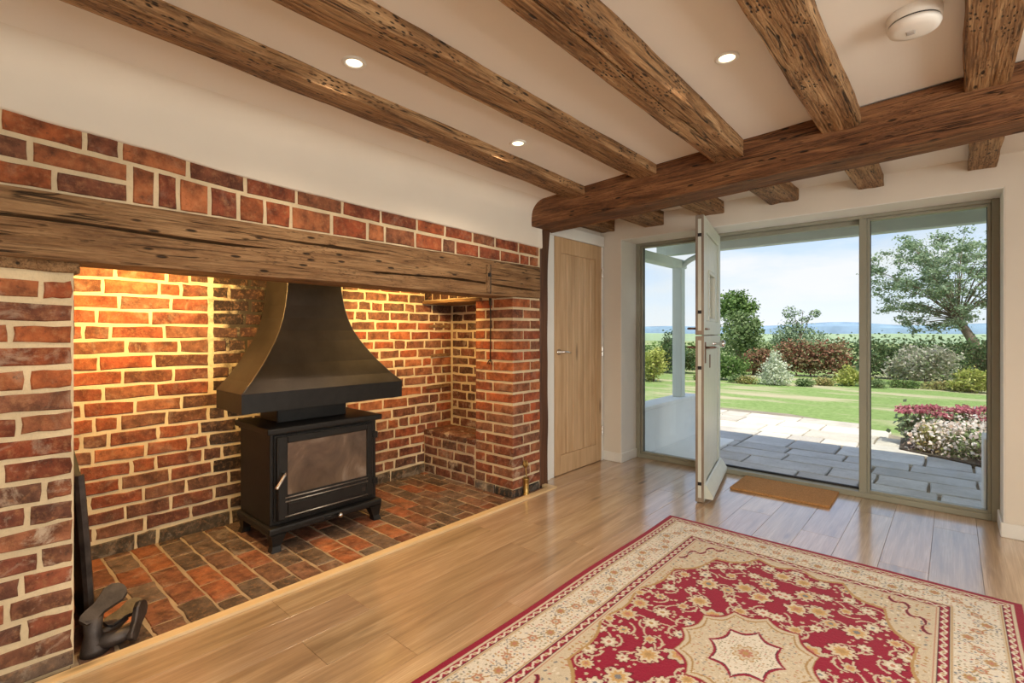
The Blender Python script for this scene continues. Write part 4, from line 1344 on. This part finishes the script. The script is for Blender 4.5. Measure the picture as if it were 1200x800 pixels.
def build_rug(x0, y1, W, L):
    nx, ny = 226, 325
    q = rug_colours(nx, ny, W, L)
    full = np.concatenate([q[::-1], q[1:]], 0)
    full = np.concatenate([full[:, ::-1], full[:, 1:]], 1)
    NX, NY = full.shape[:2]
    xs_ = np.linspace(-W / 2, W / 2, NX)
    ys_ = np.linspace(-L / 2, L / 2, NY)
    gx, gy = np.meshgrid(xs_, ys_, indexing='ij')
    wave = 0.003 * np.sin(gy * 5.1 + 0.7) * np.exp(-((np.abs(gx) - W / 2) / 0.06) ** 2)
    gx = gx + wave * np.sign(gx)
    gz = 0.011 + 0.0010 * np.random.default_rng(2).random((NX, NY)) + 0.0015 * np.sin(gx * 7) * np.sin(gy * 6)
    top = np.stack([gx, gy, gz], -1).reshape(-1, 3)
    idx = np.arange(NX * NY).reshape(NX, NY)
    f = np.stack([idx[:-1, :-1], idx[1:, :-1], idx[1:, 1:], idx[:-1, 1:]], -1).reshape(-1, 4)
    ring = np.concatenate([idx[:, 0], idx[-1, 1:], idx[-2::-1, -1], idx[0, -2:0:-1]])
    low = top[ring].copy()
    low[:, 2] = 0.0015
    base = len(top)
    n = len(ring)
    ar = np.arange(n)
    sf = np.stack([base + ar, base + (ar + 1) % n, ring[(ar + 1) % n], ring[ar]], -1)
    V_ = np.concatenate([top, low])
    F_ = np.concatenate([f, sf])
    me = bpy.data.meshes.new('rug')
    me.vertices.add(len(V_))
    me.vertices.foreach_set('co', V_.ravel())
    me.loops.add(F_.size)
    me.loops.foreach_set('vertex_index', F_.ravel().astype(np.int32))
    me.polygons.add(len(F_))
    me.polygons.foreach_set('loop_start', np.arange(0, F_.size, 4, dtype=np.int32))
    me.update(calc_edges=True)
    ca = me.color_attributes.new('weave', 'FLOAT_COLOR', 'POINT')
    cc = np.ones((len(V_), 4), np.float32)
    cc[:base, :3] = full.reshape(-1, 3)
    cc[base:, :3] = full.reshape(-1, 3)[ring]
    ca.data.foreach_set('color', cc.ravel())
    m, nt, b = M('woven_wool', 0.95, spec=0.1)
    at = nd(nt, 'ShaderNodeAttribute', attribute_name='weave')
    v = coords(nt, False)
    n1 = noi(nt, v, 260.0, 2.0)
    cm = mix(nt, ramp(nt, n1, [(0.35, 0.35), (0.65, 0.0)]), at.outputs['Color'], (0.45, 0.42, 0.42), 'MULTIPLY')
    nt.links.new(cm, b.inputs['Base Color'])
    b.inputs['Sheen Weight'].default_value = 0.15
    bump(nt, b, n1, 0.3, 0.003)
    o = link('rug', me, m, loc=(x0 + W / 2, y1 - L / 2, 0.0))
    return tag(o, 'red and cream oriental rug with central medallion on the oak floor', 'rug')
build_rug(-1.375, 3.105, 1.60, 2.30)

# coir doormat
def mat_coir():
    m, nt, b = M('coir', 0.95, spec=0.1)
    v = coords(nt, False)
    n1 = noi(nt, v, 120.0, 4.0, 0.7)
    n2 = noi(nt, v, 7.0, 3.0, 0.5, 1.5)
    c = ramp(nt, n1, [(0.3, (0.30, 0.14, 0.050)), (0.7, (0.58, 0.31, 0.13))])
    c = mix(nt, ramp(nt, n2, [(0.46, 0.0), (0.5, 0.35), (0.54, 0.0)]), c, (0.30, 0.16, 0.07))
    nt.links.new(c, b.inputs['Base Color'])
    bump(nt, b, n1, 0.8, 0.006)
    return m
bm = bmesh.new()
bm_box(bm, -0.325, 0.325, -0.205, 0.205, 0.0, 0.018, 0.004, 2)
o = from_bm('doormat', bm, mat_coir(), loc=(-0.955, 4.165, 0.0005))
o.rotation_euler = (0, 0, 0.01)
tag(o, 'brown coir doormat on the floor at the open doorway', 'doormat')

# ------------------------------------------------------------------ outdoors: ground
struct(mesh('ground_lawn', [(-60, 4.51, -0.09), (60, 4.5, -0.09), (60, 70, -0.09), (-60, 70, -0.09)], [(0, 1, 2, 3)], m_lawn), 'mown lawn with dry patches')
patio = struct(prism('floor_patio', [(-3.3, 4.5), (2.6, 4.5), (2.6, 6.9), (-0.35, 7.45), (-0.95, 8.15), (-1.9, 8.6), (-3.3, 8.55)], 2, -0.16, -0.062, m_sand), 'patio of grey stone slabs')
y = 4.52
i = 0
while y < 8.5:
    d_ = rnd.choice((0.34, 0.42, 0.5, 0.3))
    x = -3.3 + rnd.uniform(-0.4, 0)
    while x < 2.6:
        w_ = rnd.choice((0.34, 0.45, 0.6, 0.7, 0.5))
        cx_, cy_ = x + w_ / 2, y + d_ / 2
        lim = 8.5 if cx_ < -1.7 else 8.5 - (cx_ + 1.7) * 0.75 if cx_ < -0.4 else 7.25 - (cx_ + 0.4) * 0.3
        if y + d_ < lim + 0.05 and -3.2 < cx_ and x + w_ < 2.62 and not (-3.2 < cx_ < -2.25 and cy_ < 6.1):
            k = rnd.uniform(0.85, 1.12)
            warm = max(0.0, min(1.0, (cy_ - 6.2) / 0.6))  # sunlit warmth painted into the slabs beyond the porch shadow
            c = (0.60 + 0.06 * warm, 0.59 + 0.01 * warm, 0.58 - 0.08 * warm)
            piece('slab', patio, (0, 0, -0.062), X3, Y3, Z3, [(x + 0.010, y + 0.010), (x + w_ - 0.010, y + 0.010), (x + w_ - 0.010, y + d_ - 0.010), (x + 0.010, y + d_ - 0.010)], 0.01, 0.026 + rnd.uniform(-0.003, 0.003), m_stone, (c[0] * k, c[1] * k, c[2] * k, 1), 0.008, 0.006)
        x += w_
    y += d_
    i += 1

# far hills and meadow
def ridge(name, yd, x0, x1, hfun, mat, label, n=120, depth=60):
    vs_, fs = [], []
    for i in range(n + 1):
        x = x0 + (x1 - x0) * i / n
        hh = hfun(x)
        vs_ += [(x, yd, -14.0), (x, yd, hh * 0.55), (x, yd + depth * 0.5, hh), (x, yd + depth, -14.0)]
    for i in range(n):
        for q in range(3):
            fs.append((i * 4 + q, (i + 1) * 4 + q, (i + 1) * 4 + q + 1, i * 4 + q + 1))
    o = mesh(name, vs_, fs, mat, smooth=True)
    return struct(o, label)
m_hill = simple('haze_tinted_hill', (0.24, 0.34, 0.44), 0.95, spec=0.0, var=0.2, scale=0.05)  # aerial haze is put into the hill colour as blue
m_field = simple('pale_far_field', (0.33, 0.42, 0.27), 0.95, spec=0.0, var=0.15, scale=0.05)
ridge('hills', 600, -900, 700, lambda x: 8.5 + 3.5 * math.exp(-((x + 85) / 40) ** 2) + 2.2 * noise.noise(Vector((x * 0.012, 0, 0))), m_hill, 'wooded hills on the horizon, tinted blue for haze')
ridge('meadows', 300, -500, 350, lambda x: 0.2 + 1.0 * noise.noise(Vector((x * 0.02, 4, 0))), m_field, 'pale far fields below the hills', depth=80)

# ------------------------------------------------------------------ porch outside
porch = empty('porch', (-2.38, 5.6, -0.06))
box('side_wall', -2.46, -2.30, 4.505, 5.95, -0.08, 0.415, m_render, porch, 0.006)
box('coping', -2.50, -2.28, 4.505, 5.98, 0.415, 0.455, m_render, porch, 0.006)
box('post', -2.435, -2.325, 5.55, 5.66, 0.455, 2.0, m_porch, porch, 0.008)
box('side_beam', -2.44, -2.32, 4.505, 5.70, 1.935, 2.03, m_porch, porch, 0.008)
box('front_beam', -2.52, 2.3, 5.55, 5.66, 2.095, 2.215, m_porch, porch, 0.006)
box('fascia', -2.7, 2.4, 5.70, 5.725, 2.13, 2.25, m_porch, porch, 0.003)
for i in range(10):
    x = -2.40 + i * 0.5
    box('rafter', x - 0.025, x + 0.025, 4.505, 5.70, 2.215, 2.295, m_porch, porch, 0.003)
tube('brace', [(-2.38, 5.58, 1.93), (-2.25, 5.60, 2.02), (-2.05, 5.60, 2.10)], 0.03, m_porch, porch, 6)
box('roof', -2.8, 2.5, 4.525, 5.78, 2.295, 2.34, m_porch, porch, 0.004)
box('end_wall', 0.150, 0.32, 4.505, 4.80, -0.08, 0.50, m_render, porch, 0.006)
box('step', -2.30, -1.86, 4.505, 5.92, -0.06, -0.018, m_render, porch, 0.008)
tag(porch, 'pale painted timber porch with post on a white rendered wall', 'porch')

# ------------------------------------------------------------------ plants
def leaves(name, clumps, n, size, mat, seed, parent, shell=0.55, flat=0.0, aspect=2.0):
    """n small leaf blades (quads) scattered over ellipsoid clumps [(cx,cy,cz,rx,ry,rz)]"""
    r = np.random.default_rng(seed)
    cl = np.array(clumps, float)
    vol = (cl[:, 3] * cl[:, 4] * cl[:, 5]) ** 0.7
    pick = r.choice(len(cl), n, p=vol / vol.sum())
    d = r.normal(size=(n, 3))
    d /= np.linalg.norm(d, axis=1)[:, None]
    rad = (shell + (1 - shell) * r.random(n)) * (1 + 0.18 * r.normal(size=n))
    c = cl[pick]
    P_ = c[:, :3] + d * c[:, 3:] * rad[:, None]
    P_ = P_[P_[:, 2] > -0.08]
    n = len(P_)
    a = r.normal(size=(n, 3))
    a[:, 2] *= 0.6
    a /= np.linalg.norm(a, axis=1)[:, None]
    nrm = d[:n] * 0.7 + r.normal(size=(n, 3)) * 0.6
    nrm[:, 2] += 0.4
    b = np.cross(nrm, a)
    b /= (np.linalg.norm(b, axis=1)[:, None] + 1e-9)
    s = size * (0.6 + 0.8 * r.random(n))[:, None]
    a = a * s * 0.5
    b = b * s * 0.5 / aspect * 1.2
    V_ = np.stack([P_ - a, P_ + b, P_ + a, P_ - b], 1).reshape(-1, 3)
    me = bpy.data.meshes.new(name)
    me.vertices.add(len(V_))
    me.vertices.foreach_set('co', V_.ravel())
    me.loops.add(len(V_))
    me.loops.foreach_set('vertex_index', np.arange(len(V_), dtype=np.int32))
    me.polygons.add(n)
    me.polygons.foreach_set('loop_start', np.arange(0, len(V_), 4, dtype=np.int32))
    me.update(calc_edges=True)
    o = link(name, me, mat, parent)
    o['kind'] = 'stuff'
    return o

L_green = mat_leaf('leaf_green', [(0.06, 0.12, 0.030), (0.13, 0.22, 0.055), (0.24, 0.34, 0.10)])
L_mid = mat_leaf('leaf_mid', [(0.10, 0.17, 0.055), (0.19, 0.27, 0.10), (0.31, 0.38, 0.18)])
L_blue = mat_leaf('leaf_bluegreen', [(0.14, 0.21, 0.12), (0.27, 0.36, 0.21), (0.42, 0.50, 0.33)])
L_dark = mat_leaf('leaf_dark', [(0.035, 0.075, 0.028), (0.075, 0.135, 0.045), (0.13, 0.20, 0.07)])
L_yell = mat_leaf('leaf_yellow', [(0.22, 0.28, 0.06), (0.42, 0.44, 0.10), (0.60, 0.58, 0.20)])
L_copper = mat_leaf('leaf_copper', [(0.17, 0.07, 0.045), (0.30, 0.13, 0.08), (0.22, 0.24, 0.10), (0.42, 0.22, 0.14)])
L_pale = mat_leaf('leaf_variegated', [(0.34, 0.40, 0.26), (0.55, 0.60, 0.42), (0.74, 0.76, 0.62)])
L_pinkw = mat_leaf('leaf_pinkish', [(0.22, 0.28, 0.14), (0.42, 0.42, 0.32), (0.54, 0.47, 0.40), (0.20, 0.28, 0.11)])
L_sed = mat_leaf('sedum_pink', [(0.40, 0.10, 0.14), (0.55, 0.17, 0.22), (0.64, 0.30, 0.32)])
L_flow = mat_leaf('blossom_white', [(0.80, 0.66, 0.60), (0.88, 0.83, 0.78), (0.80, 0.56, 0.42)])
L_orl = mat_leaf('leaf_tawny', [(0.22, 0.28, 0.08), (0.38, 0.36, 0.13), (0.52, 0.38, 0.18)])

def plant(name, label, cat, base, clumps, n, size, mat, seed, group=None, stem=None, **k):
    e = empty(name, base)
    leaves('foliage', clumps, n, size, mat, seed, e, **k)
    bm = bmesh.new()
    for (pts, r) in (stem or [([(base[0], base[1], base[2] - 0.02), (base[0], base[1], base[2] + max(0.15, (clumps[0][2] - base[2]) * 0.9))], [0.03, 0.012])]):
        bm_tube(bm, pts, r, 6)
    from_bm('trunk' if cat == 'tree' else 'stem', bm, m_bark, e, smooth=True)
    return tag(e, label, cat, group)

r2 = random.Random(5)
def blob(cx, cy, cz, rx, ry, rz, k=7, f=0.55):
    """clumps filling an uneven crown"""
    out = [(cx, cy, cz, rx * 0.75, ry * 0.75, rz * 0.75)]
    for _ in range(k):
        a, b = r2.uniform(0, 6.28), r2.uniform(-0.9, 1.0)
        q = math.sqrt(max(0.05, 1 - b * b))
        out.append((cx + rx * 0.62 * math.cos(a) * q, cy + ry * 0.62 * math.sin(a) * q, cz + rz * 0.62 * b, rx * f * r2.uniform(0.6, 1), ry * f * r2.uniform(0.6, 1), rz * f * r2.uniform(0.6, 1)))
    return out

G = -0.09
# spreading tree beyond the fixed pane
tx, ty = 0.62, 20.6
clumps = []
tips = []
stem = [([(tx, ty, G), (tx - 0.15, ty, 0.9), (tx - 0.55, ty, 1.7)], [0.16, 0.13, 0.10])]
for k in range(190):
    while True:
        q = [r2.uniform(-1, 1) for _ in range(3)]
        if sum(w_ * w_ for w_ in q) < 1:
            break
    cx_, cy_, cz_ = -0.15 + 2.15 * q[0], ty + 0.4 + 1.7 * q[1], 2.85 + 1.75 * q[2]
    if cz_ < 1.3 and cx_ > -0.2:
        cz_ += 0.9
    clumps.append((cx_, cy_, cz_, r2.uniform(0.22, 0.42), r2.uniform(0.22, 0.42), r2.uniform(0.12, 0.24)))
    if k < 60:
        m1 = (tx - 0.55 + (cx_ - tx + 0.55) * 0.4, ty + (cy_ - ty) * 0.4, 1.7 + (cz_ - 1.7) * 0.55)
        stem.append(([(tx - 0.5, ty, 1.6), m1, (cx_, cy_, cz_)], [0.022, 0.013, 0.005]))
plant('garden_tree', 'wide airy garden tree with a leaning trunk at the lawn end', 'tree', (tx, ty, G), clumps, 22000, 0.080, L_blue, 1, stem=stem, shell=0.1)
plant('garden_tree', 'round-headed dark tree rising above the shrubs behind the door', 'tree', (-5.8, 18.9, G), blob(-5.85, 18.9, 2.15, 0.85, 0.8, 0.55, 9), 3200, 0.11, L_green, 2, stem=[([(-5.8, 18.9, G), (-5.85, 18.9, 1.9)], [0.12, 0.06])])
plant('garden_tree', 'pale feathery shrub tree in front of the round-headed tree', 'tree', (-5.3, 17.5, G), blob(-5.35, 17.5, 1.0, 0.95, 0.7, 0.85, 9), 4200, 0.10, L_mid, 3)
plant('garden_tree', 'thin wispy tree with open twigs standing above the copper hedge', 'tree', (-3.85, 19.4, G), blob(-3.95, 19.4, 1.05, 0.95, 0.7, 0.62, 8) + [(-3.95 + r2.uniform(-0.6, 0.6), 19.4, r2.uniform(1.5, 2.0), 0.2, 0.2, 0.12) for _ in range(6)], 2900, 0.085, L_blue, 4, stem=[([(-3.95, 19.4, G), (-3.92, 19.4, 1.0), (-3.95 + d_, 19.4, 1.95)], [0.05, 0.02, 0.006]) for d_ in (-0.5, -0.2, 0.1, 0.4)])
plant('shrub', 'bright green rounded bush beside the open stable door', 'shrub', (-4.55, 14.0, G), blob(-4.6, 14.0, 0.30, 0.62, 0.5, 0.42, 7), 2400, 0.075, L_green, 5)
plant('shrub', 'white-variegated cone-shaped shrub at the lawn edge', 'shrub', (-3.26, 13.4, G), [(-3.26, 13.4, 0.10, 0.40, 0.38, 0.25), (-3.26, 13.4, 0.32, 0.29, 0.28, 0.22), (-3.26, 13.4, 0.55, 0.15, 0.15, 0.20)], 2600, 0.055, L_pale, 6)
plant('hedge', 'copper-leaved hedge behind the cone-shaped shrub', 'hedge', (-3.1, 16.6, G), [(-3.7 + 0.42 * q, 16.6, 0.45, 0.38, 0.35, 0.52) for q in range(4)], 4200, 0.085, L_copper, 7, group='hedges at the garden end')
plant('hedge', 'dark reddish bush between the pale trees and the copper hedge', 'hedge', (-4.5, 16.0, G), blob(-4.4, 16.0, 0.35, 0.55, 0.4, 0.45, 6), 2200, 0.075, L_copper, 17)
plant('hedge', 'dark evergreen hedge beside the copper hedge', 'hedge', (-1.3, 17.2, G), [(-1.5 + 0.45 * q, 17.2, 0.42, 0.42, 0.4, 0.52) for q in range(4)], 3600, 0.085, L_dark, 8)
plant('hedge', 'long green field hedge along the far end of the garden', 'hedge', (-2.0, 21.5, G), [(-7 + 0.6 * q, 21.5 + r2.uniform(-0.2, 0.2), 0.45, 0.6, 0.5, 0.62 + r2.uniform(-0.08, 0.08)) for q in range(18)], 9000, 0.11, L_mid, 9)
plant('shrub', 'yellow-green low shrub beside the mullion', 'shrub', (-1.85, 14.4, G), blob(-1.85, 14.4, 0.12, 0.42, 0.35, 0.26, 6), 1600, 0.06, L_yell, 10)
plant('shrub', 'large silvery pink shrub under the spreading tree', 'shrub', (-0.5, 15.6, G), blob(-0.48, 15.6, 0.40, 0.85, 0.6, 0.55, 10), 4600, 0.075, L_pinkw, 11)
plant('shrub', 'low fresh green shrub at the foot of the leaning tree', 'shrub', (0.30, 14.5, G), blob(0.30, 14.5, 0.13, 0.45, 0.4, 0.32, 7), 2200, 0.065, L_yell, 12)
plant('hedge', 'dark green hedge behind the silvery pink shrub', 'hedge', (0.8, 18.4, G), [(0.35 + 0.5 * q, 18.4, 0.42, 0.5, 0.45, 0.62) for q in range(5)], 5200, 0.10, L_dark, 13)
plant('shrub', 'golden yellow bush seen behind the porch post', 'shrub', (-5.85, 12.2, G), blob(-5.85, 12.2, 0.36, 0.48, 0.45, 0.48, 7), 2600, 0.07, L_yell, 14)
plant('shrub', 'dark conifer bush seen between porch post and stable door', 'shrub', (-6.4, 15.0, G), blob(-6.55, 15.2, 0.45, 0.85, 0.6, 0.60, 8) + [(-6.75, 15.2, 1.0, 0.22, 0.2, 0.3)], 3600, 0.08, L_dark, 15)
plant('hedge', 'green hedge at the end of the lawn behind the golden bush', 'hedge', (-8.4, 17.0, G), [(-10.5 + 0.6 * q, 17.0, 0.35, 0.55, 0.5, 0.50) for q in range(8)], 4000, 0.10, L_green, 16)
# low border plants along the lawn end
bd = [(-4.15, 13.3, L_mid), (-3.85, 13.2, L_orl), (-2.62, 13.5, L_mid), (-2.35, 14.0, L_orl), (-1.25, 14.2, L_mid), (-0.85, 14.6, L_green), (-0.3, 14.7, L_orl), (-4.95, 13.3, L_green)]
bl_ = ['feathery green border plant beside the bright green bush', 'tawny border plant left of none', 'green border plant next to the cone-shaped shrub', 'tawny grass clump between cone-shaped and yellow shrubs', 'green border plant beyond the mullion beside the yellow shrub', 'dark border plant in front of the silvery shrub', 'tawny border plant under the silvery shrub', 'green border plant between golden bush and bright green bush']
bl_[1] = 'tawny border plant just before the cone-shaped shrub'
for i, ((x, y, m), lb) in enumerate(zip(bd, bl_)):
    plant('border_plant', lb, 'plant', (x, y, G), [(x + r2.uniform(-0.16, 0.16), y + r2.uniform(-0.05, 0.05), -0.02, 0.16, 0.13, 0.13) for _ in range(4)], 800, 0.05, m, 40 + i, group='low plants along the lawn end')

# flower bed by the patio
bed = struct(prism('ground_flower_bed', [(-0.42, 6.62), (-0.15, 6.46), (0.25, 6.22), (1.6, 6.0), (1.8, 7.6), (0.2, 7.7), (-0.45, 7.3)], 2, -0.09, -0.02, simple('dark_soil', (0.06, 0.045, 0.03), 0.95, var=0.3, scale=12, bmp=0.6)), 'soil of the patio flower bed')
for i, (x, y, n_) in enumerate(((-0.30, 7.05, 5), (0.02, 7.20, 6), (0.30, 7.25, 5), (0.60, 7.2, 5))):
    e = empty('sedum_plant', (x, y, -0.02))
    leaves('foliage', [(x, y, 0.17, 0.18, 0.17, 0.18)], 620, 0.05, L_blue, 60 + i, e, shell=0.3, aspect=1.4)
    for q in range(n_):
        a = 2 * math.pi * q / n_ + i
        fx, fy = x + 0.13 * math.cos(a), y + 0.11 * math.sin(a)
        fz = 0.32 + r2.uniform(-0.03, 0.06)
        hd_ = leaves('flower_head', [(fx, fy, fz, 0.085, 0.085, 0.035)], 220, 0.026, L_sed, 80 + i * 10 + q, e, shell=0.1, aspect=1.2)
        tube('stalk', [(x + 0.3 * (fx - x), y + 0.3 * (fy - y), -0.02), (fx, fy, fz)], 0.006, L_green, e, 5)
    tag(e, ['pink sedum at the lawn corner of the flower bed', 'pink-headed sedum behind the white-flowered shrubs', 'pink sedum in the flower bed below the spreading tree', 'pink sedum at the far end of the flower bed'][i], 'flowers', 'sedums in the flower bed')
for i, (x, y, rx, rz) in enumerate(((-0.12, 6.72, 0.22, 0.20), (0.16, 6.60, 0.26, 0.23), (0.48, 6.50, 0.28, 0.24), (0.15, 6.95, 0.26, 0.25), (0.5, 6.9, 0.28, 0.27))):
    e = empty('flowering_shrub', (x, y, -0.02))
    leaves('foliage', blob(x, y, 0.06, rx, 0.2, rz, 5), 900, 0.035, L_orl if i % 2 == 0 else L_mid, 120 + i, e, shell=0.5, aspect=1.7)
    fl = leaves('blossom', [(x, y, 0.09, rx * 1.05, 0.21, rz * 1.02)], 520, 0.030, L_flow, 140 + i, e, shell=0.85, aspect=1.0)
    tube('stem', [(x, y, -0.02), (x, y, 0.12)], 0.012, m_bark, e, 5)
    tag(e, ['white-flowered low shrub at the patio corner of the flower bed', 'pinkish white flowering shrub spilling over the patio slabs', 'white-flowered shrub beside the low white end wall', 'pale flowering shrub in front of the sedums', 'pale flowering shrub deep in the flower bed'][i], 'shrub', 'flowering shrubs by the patio')
